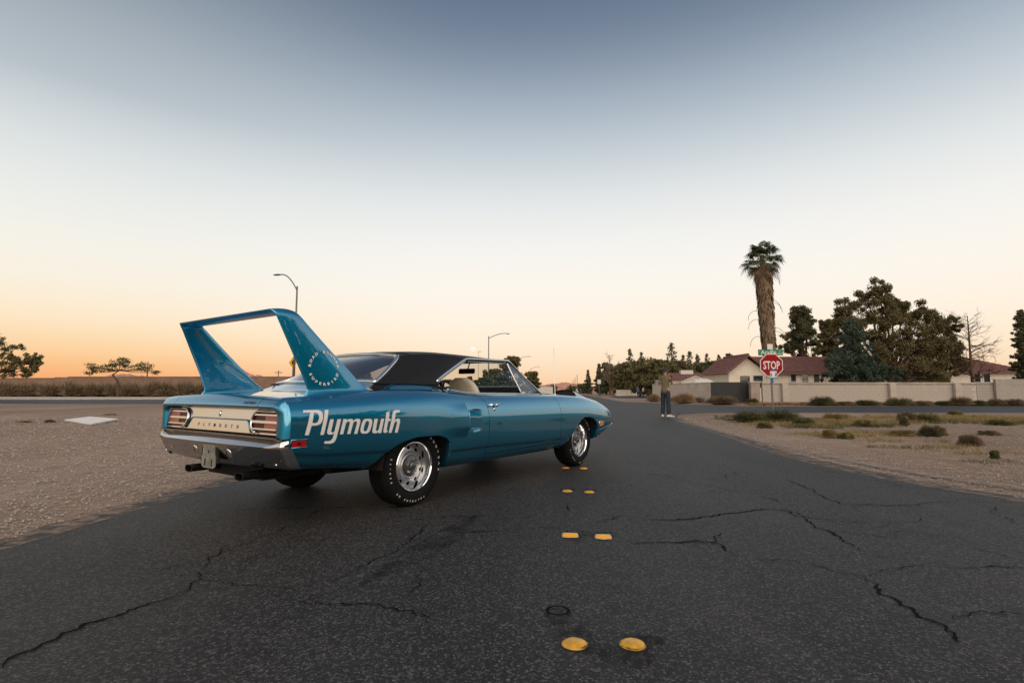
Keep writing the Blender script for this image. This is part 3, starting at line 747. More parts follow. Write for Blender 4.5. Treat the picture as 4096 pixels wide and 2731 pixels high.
# underbody, wheel wells, axle
mb = MB()
mb.box(-1.12, -.46, -.82, .82, .42, .60); mb.box(.37, 2.42, -.84, .84, .275, .44); mb.box(-.46, .37, -.62, .62, .45, .62); mb.box(2.42, 3.34, -.62, .62, .35, .62); mb.box(3.34, 3.65, -.74, .74, .43, .60)
mb.box(-1.05, -.55, -.35, .45, .30, .45)
mb.build('underbody', M_drk, CAR)
for xc in (0, 2.944):
    for sg in (-1, 1):
        Rw = .40 if xc == 0 else .395; arc = [(xc+Rw*math.cos(math.pi*k/20), .34+Rw*(.86 if xc else .90)*math.sin(math.pi*k/20)) for k in range(21)]
        wh = MB().grid([[(x, sg*.915, z) for x, z in arc], [(x, sg*.58, z) for x, z in arc]]); wh.add([(x, sg*.58, z) for x, z in arc], [tuple(range(21))]); wh.build('wheel_house', M_drk, CAR, fix=False)
MB().tube([(0, -.68, .325), (0, .68, .325)], .05, 12).tube([(-.25, 0, .32), (.25, 0, .34)], [.10, .14], 12).build('rear_axle', M_drk, CAR)

# ---- wheels
def text_mesh(s, size=1.0, bold=0.0, shear=0.0, align='CENTER'):
    cu = bpy.data.curves.new('txt', 'FONT'); cu.body = s; cu.size = size; cu.offset = bold; cu.shear = shear; cu.align_x = align; cu.resolution_u = 2
    ob = bpy.data.objects.new('txt', cu); COL.objects.link(ob); dg = bpy.context.evaluated_depsgraph_get(); dg.update()
    me = bpy.data.meshes.new_from_object(ob.evaluated_get(dg)); bpy.data.objects.remove(ob); bpy.data.curves.remove(cu)
    V = [tuple(v.co) for v in me.vertices]; F = [tuple(p.vertices) for p in me.polygons]; bpy.data.meshes.remove(me)
    return V, F
def arc_text(mb, s, size, rad, a_mid, step, yoff, yslope, inward=False, bold=.006, wide=1.0):
    """letters round a ring in the x-z plane; a_mid in degrees, step per letter"""
    n = len(s)
    for i, ch in enumerate(s):
        if ch == ' ': continue
        V, F = text_mesh(ch, size, bold); a = a_mid+(-(i-(n-1)/2)*step if not inward else (i-(n-1)/2)*step); ar = R(a)
        c = (rad*math.cos(ar), rad*math.sin(ar)); up = (math.cos(ar), math.sin(ar)); rt = (math.sin(ar), -math.cos(ar))
        if inward: up = (-up[0], -up[1]); rt = (-rt[0], -rt[1])
        W_ = []
        for (x, y, z) in V:
            x *= wide; px, pz = c[0]+rt[0]*x+up[0]*(y-size*.35), c[1]+rt[1]*x+up[1]*(y-size*.35)
            W_.append((px, yoff(math.hypot(px, pz)), pz))
        mb.add(W_, F)
RT = .332
tyre_prof = [(.206, -.090), (.212, -.104), (.232, -.117), (.262, -.122), (.290, -.118), (.309, -.108), (.322, -.092), (.329, -.078), (.3315, -.060)]
def side_y(r): return float(np.interp(r, [p[0] for p in tyre_prof], [p[1] for p in tyre_prof]))
def make_wheel():
    root = empty('wheel_master')
    # tyre with circumferential grooves (local: axis y, outside toward -y)
    pr = list(tyre_prof)
    for g in (-.055, -.030, -.005, .020, .045): pr += [(RT, g-.006), (RT-.008, g-.004), (RT-.008, g+.004), (RT, g+.006)]
    pr += [(RT, .062), (.329, .078), (.322, .092), (.309, .108), (.290, .118), (.262, .122), (.232, .117), (.206, .09)]
    ty = MB().lathe(pr, 72).build('tyre', M_rub, root, smooth=35)
    mb = MB(); arc_text(mb, 'GOODYEAR', .034, .288, 25, 10.5, lambda r: side_y(r)-.0012, 0, bold=.0018)
    arc_text(mb, 'POLYGLAS GT', .023, .284, 258, 6.6, lambda r: side_y(r)-.0012, 0, bold=.0010)
    arc_text(mb, 'F60-15', .021, .284, 182, 7.5, lambda r: side_y(r)-.0012, 0, bold=.0010)
    tag(mb.build('tyre_lettering', M_trd, ty), kind='stuff')
    # trim ring
    MB().lathe([(.200, -.080), (.210, -.098), (.2095, -.108), (.203, -.112), (.199, -.109), (.194, -.100), (.190, -.086), (.185, -.060), (.178, -.034), (.172, -.016), (.170, -.008)], 64).build('trim_ring', M_chr, root, smooth=40)
    # slotted steel disc
    fy = spl([.060, .084, .090, .097, .104, .112, .120, .135, .150, .165, .176], [-.050, -.050, -.056, -.060, -.056, -.044, -.038, -.032, -.028, -.022, -.012])
    rr = [.060, .070, .080, .085, .089, .093, .097, .101, .105, .109, .113, .118, .123, .128]+[.131+.0022*k for k in range(18)]+[.172, .176]
    yy = [float(fy(r)) for r in rr]
    NS = 240; V = [(r*math.cos(2*math.pi*k/NS), y, r*math.sin(2*math.pi*k/NS)) for r, y in zip(rr, yy) for k in range(NS)]; F = []
    for a in range(len(rr)-1):
        for k in range(NS):
            rm = (rr[a]+rr[a+1])/2; ang = ((k+.5)/NS*10) % 1-.5; ang *= 2*math.pi/10*rm
            if ((rm-.150)/.0150)**2+(ang/.0200)**2 < 1: continue
            F.append((a*NS+k, a*NS+(k+1) % NS, (a+1)*NS+(k+1) % NS, (a+1)*NS+k))
    MB().add(V, F).build('rim_disc', M_rim, root, smooth=35)
    MB().lathe([(.20, -.02), (.175, .0), (.175, .02), (.05, .02), (.001, .02)], 32).build('brake_drum', M_drk, root)
    cap = MB().lathe([(.086, -.050), (.084, -.060), (.060, -.066), (.040, -.075), (.036, -.092), (.026, -.100), (.001, -.102)], 40).build('hub_cap', M_cap, root, smooth=35)
    for k in range(5):
        a = 2*math.pi*(k+.25)/5; n = MB().lathe([(.012, -.055), (.011, -.082), (.007, -.090), (.001, -.091)], 12, c=(.058*math.cos(a), 0, .058*math.sin(a))).build('lug_nut', M_chr, cap, smooth=40)
    return root
wm = make_wheel()
first = True
for (x, sg, rot) in ((0, -1, 0), (2.944, -1, 38), (0, 1, 70), (2.944, 1, 10)):
    wt = wm if first else copy_tree(wm); first = False
    wt.parent = CAR; wt.location = (x, sg*.752, RT-.003); wt.rotation_euler = (0, -R(rot), 0 if sg < 0 else math.pi)
    wt.name = 'wheel'

# ---- greenhouse
def mx_(p): return (p[0], -p[1], p[2])
fr = [(.41, -.730, 1.000), (.418, -.712, 1.022), (.430, -.697, 1.053), (.493, -.682, 1.090), (.707, -.641, 1.183), (.900, -.605, 1.264), (.985, -.592, 1.290)]   # window rear edge, base -> drip bend
bk = [(-.365, -.735, 1.003), (-.315, -.712, 1.022), (-.215, -.655, 1.062), (-.130, -.628, 1.112), (-.035, -.602, 1.178), (.030, -.585, 1.226), (.065, -.566, 1.262)]   # rear glass side edge, base -> roof
NSAIL = 24; NV = 26
FE = [Vector(p) for p in crom(fr, 8)]; BE = [Vector(p) for p in crom(bk, 8)]
def resamp(P, n):
    L = [0]
    for i in range(1, len(P)): L.append(L[-1]+(P[i]-P[i-1]).length)
    o = []
    for k in range(n+1):
        s = L[-1]*k/n; j = min(len(P)-2, max(0, int(np.searchsorted(L, s))-1)); o.append(P[j].lerp(P[j+1], (s-L[j])/max(1e-9, L[j+1]-L[j])))
    return o
FE = resamp(FE, NV); BE = resamp(BE, NV)
zr = spl([-.02, .05, .15, .3, .5, .75, 1.0, 1.3, 1.6, 1.8], [1.292, 1.305, 1.322, 1.340, 1.354, 1.362, 1.362, 1.353, 1.336, 1.322])
def roof_curve(S, xc, n=20):
    """from the roof edge S over to the centre line at xc"""
    o = []
    zc = float(zr(xc))
    for k in range(n+1):
        u = k/n; y = S.y*(1-u); q = abs(y/S.y)
        o.append(Vector((S.x+(xc-S.x)*(1-q**2), y, S.z+(zc-S.z)*(1-q**3.2)**.80)))
    return o
stations = []
for j in range(NSAIL+1):                               # sail part, front -> back
    t = j/NSAIL; col_ = []
    for v in range(NV+1):
        p = FE[v].lerp(BE[v], t); s = v/NV
        bul = .030*math.sin(math.pi*min(1, s*1.02))*math.sin(math.pi*t)**.7
        p = p+Vector((0, -bul*.9, bul*.35))
        if t > 0 and v == NV: pass
        col_.append(p)
    topz = Vector((0, 0, .030*math.sin(math.pi*t)**.8))
    for v in range(NV+1):
        s = max(0, (v/NV-.55)/.45); col_[v] = col_[v]+topz*s*s
    S = col_[-1]; xc = S.x-.035*t-.0
    stations.append((col_, roof_curve(S, xc)))
V = []; F = []; ids = {}
def vv(p):
    k = (round(p.x, 5), round(p.y, 5), round(p.z, 5))
    if k not in ids: ids[k] = len(V); V.append(tuple(p))
    return ids[k]
def quads(cA, cB, flip=False):
    for i in range(len(cA)-1):
        q = [vv(cA[i]), vv(cB[i]), vv(cB[i+1]), vv(cA[i+1])]
        if len(set(q)) < 4: q = list(dict.fromkeys(q))
        if len(q) >= 3: F.append(tuple(q))
mir = lambda c: [Vector((p.x, -p.y, p.z)) for p in c]
front_st = []
for i in range(21):
    x = .985+(1.735-.985)*i/20; front_st.append(roof_curve(Vector((x, -.592-.004*math.sin(math.pi*i/20), 1.290+.012*i/20)), x+.02*i/20))
for A_, B_ in zip(stations[:-1], stations[1:]):
    quads(A_[0], B_[0]); quads(A_[1], B_[1]); quads(mir(A_[0]), mir(B_[0])); quads(mir(A_[1]), mir(B_[1]))
for mf_ in (lambda c: c, mir):
    lowr = [mf_([st[0][0]])[0] for st in stations]; low2 = [p+Vector((0, .012 if p.y < 0 else -.012, -.085)) for p in lowr]
    quads(lowr, low2)
seq = [stations[0][1]]+front_st[1:]
for A_, B_ in zip(seq[:-1], seq[1:]):
    quads(A_, B_); quads(mir(A_), mir(B_))
ROOF = MB().add(V, F).build('vinyl_roof', M_vin, CAR, smooth=55)
# headliner just under the roof
hl = MB()
for A_, B_ in zip(seq[:-1], seq[1:]):
    for c1, c2 in ((A_, B_), (mir(A_), mir(B_))):
        hl.grid([[p+Vector((0, 0, -.035)) for p in c1], [p+Vector((0, 0, -.035)) for p in c2]])
hl.build('headliner', mat('headliner', (.03, .03, .03), .8), CAR, fix=False)
# seams of the vinyl top
MB().tube([p+Vector((0, 0, .002)) for p in stations[int(NSAIL*.86)][1]]+[p+Vector((0, 0, .002)) for p in mir(stations[int(NSAIL*.86)][1])[::-1][1:]], .004, 5).build('roof_seam', M_vin, ROOF, smooth=True)
# drip rail and rear-quarter trim, chrome
for mf in ((lambda p: Vector(p)), (lambda p: Vector(mx_(p)))):
    P = [FE[v]+Vector((0, -.006, 0)) for v in range(2, NV+1)]+[c[0]+Vector((0, -.006, 0)) for c in front_st[1:]]
    MB().tube([mf(p) for p in P], .0135, 7).build('drip_rail', M_chr, ROOF, smooth=True)
    sgn = mf((0, 1, 0)).y
    MB().tube([mf(FE[v]+Vector((.026, .012, -.018))) for v in range(3, NV)]+[mf(c[0]+Vector((0, .014, -.026))) for c in front_st], .009, 6).build('window_channel', M_chr2, ROOF, smooth=True)
    MB().tube([mf(FE[v]+Vector((.012, .014, -.008))) for v in range(0, NV)]+[mf(c[0]+Vector((0, .018, -.012))) for c in front_st], .016, 6).build('window_seal', M_blk, ROOF, smooth=True)
    # base trim of the vinyl
    MB().tube([mf(stations[j][0][0]+Vector((0, -.002, .018))) for j in range(NSAIL+1)], .006, 6).build('vinyl_moulding', M_vin, ROOF, smooth=True)
# windscreen and pillars
def bilerp_glass(name, top, bot, m, n=24, bulge=.0, k=8):
    rows = []
    for i in range(k+1):
        t = i/k; rows.append([tuple(Vector(b).lerp(Vector(a), t)+Vector((bulge[0], 0, bulge[1]))*math.sin(math.pi*t)) for a, b in zip(top, bot)])
    return MB().grid(rows).build(name, m, CAR, smooth=True, fix=False)
def arch_pts(p, xc, zc, n=24):
    o = []
    for i in range(n+1):
        u = -1+2*i/n; q = abs(u)**2.4; o.append((xc+(p[0]-xc)*q, -p[1]*u if p[1] < 0 else p[1]*u, zc+(p[2]-zc)*q))
    return o
ws_top = arch_pts((1.735, -.565, 1.296), 1.80, 1.318); ws_bot = arch_pts((2.215, -.715, .925), 2.50, .945)
bilerp_glass('windscreen', ws_top, ws_bot, M_glass, bulge=(.03, .012))
MB().tube(ws_top, .011, 6).build('windscreen_header', M_chr, CAR, smooth=True)
MB().tube(ws_bot, .009, 6).build('cowl_trim', M_chr, CAR, smooth=True)
for sg in (-1, 1):
    f = lambda p: (p[0], p[1]*-sg, p[2])
    AP = crom([f((1.745, -.588, 1.302)), f((1.961, -.672, 1.105)), f((2.205, -.752, .922))], 10)
    pil = MB().tube(AP, .0125, 8).build('a_pillar', M_chr, CAR, smooth=True)
    MB().tube([p+Vector((-.022, 0, -.012)) for p in AP], .014, 6).build('pillar_seal', M_blk, pil, smooth=True)
    # vent window: post, top frame, pane
    post = crom([f((1.690, -.604, 1.272)), f((1.725, -.672, 1.111)), f((1.782, -.741, .935))], 8); topf = crom([f((1.700, -.606, 1.266)), f((1.905, -.670, 1.115)), f((2.100, -.742, .945))], 8)
    vw = MB().add([post[0], post[-1], topf[-1]], [(0, 1, 2)]).build('vent_window', glass_mat('vent_glass', (.52, .55, .58), .16, .06), CAR, fix=False)
    MB().tube(post, .0105, 6).build('vent_post', M_chr2, vw, smooth=True)
    MB().tube(topf, .0085, 6).build('vent_frame', M_chr2, vw, smooth=True)
    MB().tube([post[-1]+Vector((0, 0, .004)), topf[-1]+Vector((0, 0, .004))], .008, 6).build('vent_base', M_chr2, vw, smooth=True)
    MB().tube([f((1.93, -.668, 1.09)), f((1.935, -.66, 1.065)), f((1.925, -.655, 1.045))], .007, 6).build('vent_latch', M_chr, vw, smooth=True)
# rear window
rw_top = []; rw_bot = []
n = 28
for i in range(n+1):
    u = -1+2*i/n; q = abs(u)**2.6
    rw_top.append((.060-.028*(1-q), .560*u, 1.298-.040*q)); 
    qb = abs(u)**3.0; rw_bot.append((-.395+.150*qb, .632*u, 1.032+.018*qb))
rows = []
sideR = resamp([Vector(p) for p in crom(bk[1:], 8)], 12)
for i in range(13):
    t = i/12; r = []
    for k_, (a, b) in enumerate(zip(rw_top, rw_bot)):
        p = Vector(b).lerp(Vector(a), t)+Vector((-.03, 0, .030))*math.sin(math.pi*t); u = -1+2*k_/n
        e = abs(u)**6; s_ = sideR[i]; tgt = Vector((s_.x, math.copysign(abs(s_.y)-.004, u), s_.z+.002)); r.append(tuple(p.lerp(tgt, e)))
    rows.append(r)
RW = MB().grid(rows).build('rear_window', M_glassd, CAR, smooth=True, fix=False)
edge = [rows[i][0] for i in range(13)]+rows[-1][1:-1]+[rows[i][-1] for i in range(12, -1, -1)]+list(reversed(rows[0]))[1:-1]
edge.append(edge[0])
MB().tube([Vector(p)+Vector((-.006, 0, .006)) for p in edge], .0155, 7).build('window_trim', M_chr, RW, smooth=True)
MB().tube([Vector(p)*1.0+Vector((.004, 0, -.006)) for p in edge], .018, 6).build('window_seal', M_blk, RW, smooth=True)
rows_d = []
for i in range(6):
    t = i/5; rows_d.append([(b[0]*(1-t)+(-.56+.06*(b[1]/.632)**2)*t-.02*math.sin(math.pi*t), b[1]*(1+.10*t), b[2]*(1-t)**1.0+(.958)*t-.012*math.sin(math.pi*t)) for b in rows[0]])
MB().grid(rows_d).build('window_plinth', M_pnt, CAR, smooth=50)
# roof skin behind the header so the rear edge is closed; parcel shelf
MB().box(-.36, .35, -.60, .60, .90, .965).build('parcel_shelf', M_blk, CAR)

# ---- interior
MB().box(.36, 2.3, -.72, .72, .42, .50).build('cabin_floor', M_drk, CAR)
rows = []
for y_ in np.linspace(-.66, .66, 15):
    rows.append([(1.86+.02*math.cos(y_*4), y_, .70), (1.82, y_, .92), (1.85, y_, 1.000), (1.93, y_, 1.020), (2.12, y_, .985), (2.34, y_, .93)])
MB().grid(rows).build('dashboard', M_blk, CAR, smooth=50)
for sg in (-1, 1):
    MB().box(.45, 2.2, sg*.70-.025, sg*.70+.025, .45, .905).build('door_lining', mat('cream_lining', (.33, .29, .235), .6), CAR)
def seat(yc, xb):
    rows = []
    for i in range(17):
        v = i/16; z = .50+.60*v; lean = -.10*v-.03*v*v; hw = .235*(1-.10*v) if v < .62 else .215*math.sqrt(max(.02, 1-((v-.62)/.40)**2.4))
        th = .075*(1-.4*v); row = []
        for k in range(20):
            a = 2*math.pi*k/20; row.append((xb+lean+th*math.copysign(abs(math.cos(a))**.7, math.cos(a)), yc+hw*math.copysign(abs(math.sin(a))**.55, math.sin(a)), z))
        rows.append(row)
    mb = MB().grid(rows, closed_v=True); o = len(mb.v)-20; mb.f.append(tuple(range(o, o+20))); mb.m.append(0)
    s = mb.build('front_seat', M_seat, CAR, smooth=60)
    c = MB().box(xb-.05, xb+.48, yc-.25, yc+.25, .50, .62).build('seat_cushion', M_seat, s)
    return s
seat(-.37, 1.30); seat(.37, 1.30)
MB().box(.40, .95, -.58, .58, .50, .64).box(.36, .50, -.58, .58, .60, .93).build('rear_seat', M_seat, CAR)
sw = MB().lathe([(.185+.012*math.cos(t), .012*math.sin(t)) for t in np.linspace(0, 2*math.pi, 9)], 40, 'z').build('steering_wheel', M_blk, CAR, smooth=True)
sw.location = (1.64, .37, .90); sw.rotation_euler = (0, R(-68), 0)
MB().tube([(0, 0, -.15), (0, 0, 0)], .03, 10).tube([(-.18, 0, 0), (.18, 0, 0)], .012, 6).build('column', M_blk, sw)
mir_ = MB().box(-.014, .014, -.115, .115, -.032, .032).build('rear_view_mirror', M_blk, CAR)
mir_.location = (1.70, 0, 1.196); mir_.rotation_euler = (0, R(8), R(8))
MB().box(-.0155, -.0142, -.106, .106, -.026, .026).build('mirror_glass', mat('mirror', (.5, .5, .5), .05, 1.0), mir_)
mir_.modifiers.new('b', 'BEVEL').width = .012
MB().tube([(.012, 0, .02), (.045, .008, .06), (.062, .01, .105)], .007, 6).build('mirror_stem', M_blk, mir_)
# ---- small fittings on the near and far side
for sg, panels in ((-1, RS), (1, LS)):
    D = panels['door']
    P = lambda x, z, out_=0: (x, sg*(ysurf(x, z)+out_), z)
    h = MB()
    h.add([P(.922, .817, .004), P(.958, .834, .030), P(1.185, .837, .012), P(1.187, .833, .006), P(1.03, .822, .034), P(.958, .818, .036), P(1.06, .815, .004), P(.96, .808, .004)], [(0, 1, 5), (1, 2, 4, 5), (2, 3, 4), (0, 5, 7), (5, 4, 6, 7), (4, 3, 6)])
    h.build('door_handle', M_chr, D, smooth=35)
    b_ = MB().lathe([(.0001, -.026), (.013, -.025), (.018, -.018), (.016, 0)], 18).build('handle_button', M_chr, D, smooth=True); b_.location = P(1.035, .817, .012); b_.rotation_euler = (0, 0, 0 if sg < 0 else math.pi)
    b_ = MB().lathe([(.0001, -.007), (.011, -.006), (.014, 0)], 18).build('door_lock', M_chr, D, smooth=True); b_.location = P(1.012, .777, .001); b_.rotation_euler = (0, 0, 0 if sg < 0 else math.pi); b_.scale = (1, 1, 1.25)
    # side marker lamps
    q = panels['quarter_panel']
    def marker(x0, x1, z0, z1, m, parent, frame, nm):
        def pt(x, z, o): return (x, sg*(ysurf(x, z)+o), z)
        mb = MB().add([pt(x0, z0, .006), pt(x1, z0, .006), pt(x1, z1, .006), pt(x0, z1, .006), pt(x0, z0, -.004), pt(x1, z0, -.004), pt(x1, z1, -.004), pt(x0, z1, -.004)], [(0, 1, 2, 3), (0, 4, 5, 1), (1, 5, 6, 2), (2, 6, 7, 3), (3, 7, 4, 0)])
        l_ = mb.build(nm, m, parent)
        e_ = .006
        MB().tube([pt(x, z, .003) for x, z in ((x0-e_, z0-e_), (x1+e_, z0-e_), (x1+e_, z1+e_), (x0-e_, z1+e_), (x0-e_, z0-e_))], .0055, 6).build('lamp_frame', frame, l_, smooth=True)
        return l_
    l_ = marker(-1.185, -1.085, .588, .628, M_red, q, M_pnt, 'side_marker')
    MB().box(-1.150, -1.125, sg*(ysurf(-1.13, .608)+.0064)-.001, sg*(ysurf(-1.13, .608)+.0064)+.001, .600, .616).build('reflector', M_redd, l_)
    marker(3.345, 3.475, .502, .545, M_amb, panels['fender'], M_chr, 'side_marker')
# raised mouldings of the quarter scoop (upper and lower blade)
for sg, panels in ((-1, RS), (1, LS)):
    for z0, z1, nm in ((.774, .768, 'scoop_blade'), (.602, .606, 'scoop_blade')):
        P = [(x, sg*(ysurf(x, .69)-scoop(x, .69)+.002), z0+(z1-z0)*(x-.58)/.22) for x in np.linspace(.585, .805, 10)]
        MB().tube(P, [.006*(1-.7*k/9) for k in range(10)], 6).build(nm, M_pnt, panels['quarter_panel'], smooth=True)
    MB().tube([(.577, sg*(ysurf(.572, z)+.001), z) for z in np.linspace(.605, .772, 12)], .0065, 6).build('scoop_lip', M_pnt, panels['quarter_panel'], smooth=True)
# antenna on the right fender
an = MB().tube([(2.480, -.775, .905), (2.478, -.775, .925), (2.455, -.775, 1.49)], [.010, .0032, .0018], 6).build('antenna', M_chr, CAR, smooth=True)
MB().lathe([(.016, 0), (.012, .016), (.005, .022)], 14, 'z', c=(2.48, -.775, .903)).build('antenna_base', M_chr, an, smooth=True)

# ---- rear wing: one continuous airfoil swept up one upright, over and down the other
def foil(l_, t_, c, nrm, th, camber=0., seg=26):
    """closed airfoil ring between leading x=l_ and trailing x=t_; c=(y,z) of the mid plane, nrm=(y,z) thickness direction"""
    r = []
    for k in range(seg):
        a = 2*math.pi*k/seg; u = .5-.5*math.cos(a); x = l_+(t_-l_)*u
        tt = th*1.24*(1.45*math.sqrt(max(0, u))-.55*u-.90*u*u)+.003; s_ = (tt if math.sin(a) >= 0 else -tt) if 0 < k != seg//2 else 0
        s_ += camber*math.sin(math.pi*u)
        r.append((x, c[0]+nrm[0]*s_, c[1]+nrm[1]*s_))
    return r
lead = spl([.930, .950, .968, 1.0, 1.10, 1.3, 1.45, 1.53], [-.335, -.370, -.415, -.475, -.590, -.812, -.972, -1.052])
tail = spl([.930, .950, .968, 1.0, 1.10, 1.3, 1.45, 1.53], [-1.005, -.985, -.976, -.985, -1.028, -1.122, -1.192, -1.230])
half_ = []
for z in (.925, .938, .950, .960, .975, 1.0, 1.05, 1.12, 1.2, 1.3, 1.4, 1.45, 1.482):
    yc = -(.752-.052*(z-.95)/.6); th = .030-.012*(z-.95)/.6; foot = max(0, (.972-z)/.045); th += .035*foot*foot
    half_.append(('fin', foil(float(lead(z)), float(tail(z)), (yc, z), (-1, .09), th)))
RC = .036; cy, cz = -(.7045-RC), 1.488
for k in range(1, 9):
    f_ = R(90*k/9+4); z_ = cz+RC*math.sin(f_)
    half_.append(('fin', foil(-1.016-.044*min(1, k/7), -1.212-.028*min(1, k/7), (cy-RC*math.cos(f_), z_), (-math.cos(f_), math.sin(f_)), .0185+.003*k/9)))
for k in range(12):
    yy = cy+.004+(0-cy-.004)*k/11; half_.append(('bar', foil(-1.060, -1.240, (yy, cz+RC+.0005), (0, 1), .0215, -.004)))
bar_rows = [r for t_, r in half_ if t_ == 'bar']; fin_rows = [r for t_, r in half_ if t_ == 'fin']
full_ = bar_rows+[[(x, -y, z) for x, y, z in r] for r in reversed(bar_rows[:-1])]
# keep ring order consistent on the mirrored half
WING = MB().grid(full_, closed_v=True).build('rear_wing', M_pnt, CAR, smooth=50)
FINS = {}
for sg in (-1, 1):
    rws = [[(x, y*-sg, z) for x, y, z in r] for r in fin_rows]+[[(x, y*-sg, z) for x, y, z in bar_rows[0]]]
    FINS[sg] = MB().grid(rws, closed_v=True).build('wing_upright', M_pnt, WING, smooth=50)
def fin_y(x, z):
    l_ = float(np.interp(z, [.968, 1.0, 1.10, 1.3], [-.415, -.475, -.590, -.812])); t_ = float(np.interp(z, [.968, 1.0, 1.10, 1.3], [-.98, -.992, -1.04, -1.142]))
    u = min(1, max(0, (x-l_)/(t_-l_))); th = .030-.010*(z-.95)/.6
    return .752-.052*(z-.95)/.6+th*2*(1.45*math.sqrt(u)-.55*u-.9*u*u)*.62+.004
mb = MB()
def decal_letters(s, amid, step, inward):
    n_ = len(s)
    for i, ch in enumerate(s):
        if ch == ' ': continue
        V_, F_ = text_mesh(ch, .027, .0012); a = amid+(-1 if not inward else 1)*(i-(n_-1)/2)*step; ar = R(a); rad = .119
        c = (-.843+rad*math.cos(ar), 1.127+rad*math.sin(ar)); up = (math.cos(ar), math.sin(ar)); rt = (math.sin(ar), -math.cos(ar))
        if inward: up = (-up[0], -up[1]); rt = (-rt[0], -rt[1])
        W_ = []
        for (x, y, z) in V_:
            px, pz = c[0]+rt[0]*x*1.25+up[0]*(y-.0095), c[1]+rt[1]*x*1.25+up[1]*(y-.0095); W_.append((px, -(fin_y(px, pz)+.0022), pz))
        mb.add(W_, F_)
decal_letters('ROAD RUNNER', 90, 16.5, False); decal_letters('SUPERBIRD', -90, 16.5, True)
mb.build('decal_lettering', M_wht, FINS[-1], fix=False)

# ---- lettering on the quarters and tail
SIDE_LETTERS=[[[(-1.1131,0.8127),(-1.1114,0.821),(-1.1087,0.8292),(-1.0243,0.8286),(-0.996,0.8268),(-0.9779,0.8195),(-0.9695,0.8054),(-0.9672,0.7915),(-0.9671,0.77),(-0.9751,0.746),(-0.9888,0.7314),(-1.0097,0.7241),(-1.0307,0.7228),(-1.0515,0.7234),(-1.0703,0.6598),(-1.0985,0.6618),(-1.0666,0.7984),(-1.0584,0.8101),(-1.0877,0.8136)],[(-1.0348,0.8108),(-1.013,0.8085),(-1.0002,0.7974),(-0.997,0.7775),(-1.0022,0.7579),(-1.0122,0.7433),(-1.0278,0.7383),(-1.0481,0.7424)]],[[(-0.95,0.8253),(-0.9209,0.8259),(-0.9566,0.6558),(-0.9841,0.6571)]],[[(-0.9122,0.7608),(-0.8833,0.7607),(-0.8985,0.6895),(-0.9005,0.6741),(-0.8921,0.6668),(-0.8829,0.6683),(-0.8738,0.674),(-0.8537,0.7594),(-0.8233,0.7589),(-0.8535,0.6305),(-0.8621,0.6094),(-0.8746,0.5964),(-0.9003,0.5908),(-0.9521,0.5951),(-0.9448,0.6119),(-0.9157,0.609),(-0.8975,0.6137),(-0.8851,0.6282),(-0.8752,0.6632),(-0.8934,0.6536),(-0.9211,0.6555),(-0.9316,0.6654),(-0.9302,0.6853)]],[[(-0.8048,0.7581),(-0.7738,0.7573),(-0.7764,0.744),(-0.762,0.7552),(-0.7444,0.7576),(-0.7264,0.7548),(-0.718,0.7412),(-0.7024,0.7538),(-0.6843,0.7559),(-0.6659,0.7534),(-0.6574,0.7432),(-0.6578,0.7302),(-0.6806,0.6454),(-0.7076,0.6472),(-0.6872,0.7235),(-0.6896,0.735),(-0.6998,0.7381),(-0.7118,0.7354),(-0.7195,0.7268),(-0.7406,0.6485),(-0.7681,0.6497),(-0.7491,0.7251),(-0.7495,0.7354),(-0.7614,0.7392),(-0.775,0.7354),(-0.7825,0.7268),(-0.801,0.6503),(-0.8286,0.6522)]],[[(-0.6038,0.7516),(-0.5658,0.7499),(-0.5536,0.7433),(-0.549,0.7314),(-0.5496,0.7114),(-0.5593,0.6787),(-0.5713,0.6562),(-0.5878,0.6447),(-0.6086,0.6428),(-0.6377,0.6454),(-0.6512,0.6564),(-0.6544,0.6778),(-0.6462,0.7165),(-0.6326,0.7404),(-0.6204,0.7497)],[(-0.595,0.737),(-0.58,0.7313),(-0.5782,0.7129),(-0.5869,0.6836),(-0.5968,0.6644),(-0.6112,0.6581),(-0.6239,0.6661),(-0.6246,0.6858),(-0.6171,0.7117),(-0.6073,0.731)]],[[(-0.5293,0.7479),(-0.4967,0.7475),(-0.5118,0.6725),(-0.5115,0.6607),(-0.5004,0.655),(-0.4896,0.6594),(-0.4834,0.6708),(-0.465,0.746),(-0.4356,0.7458),(-0.4604,0.6383),(-0.4899,0.6392),(-0.4894,0.651),(-0.5043,0.6392),(-0.5346,0.6412),(-0.5456,0.6512),(-0.544,0.6678)]],[[(-0.4127,0.7935),(-0.3805,0.8),(-0.3894,0.7444),(-0.3702,0.7435),(-0.3752,0.7254),(-0.3934,0.7256),(-0.4075,0.6628),(-0.405,0.6552),(-0.3949,0.6518),(-0.4045,0.6387),(-0.4247,0.6359),(-0.4383,0.6426),(-0.4388,0.6579)]],[[(-0.3527,0.7775),(-0.3426,0.7998),(-0.3218,0.8086),(-0.2721,0.807),(-0.274,0.7887),(-0.3072,0.7881),(-0.321,0.7763),(-0.3289,0.726),(-0.3106,0.7398),(-0.287,0.7416),(-0.2748,0.7322),(-0.2743,0.7111),(-0.2958,0.6309),(-0.3254,0.6318),(-0.3049,0.7056),(-0.3076,0.718),(-0.3194,0.721),(-0.3309,0.7121),(-0.3587,0.6329),(-0.3863,0.6348)]]]
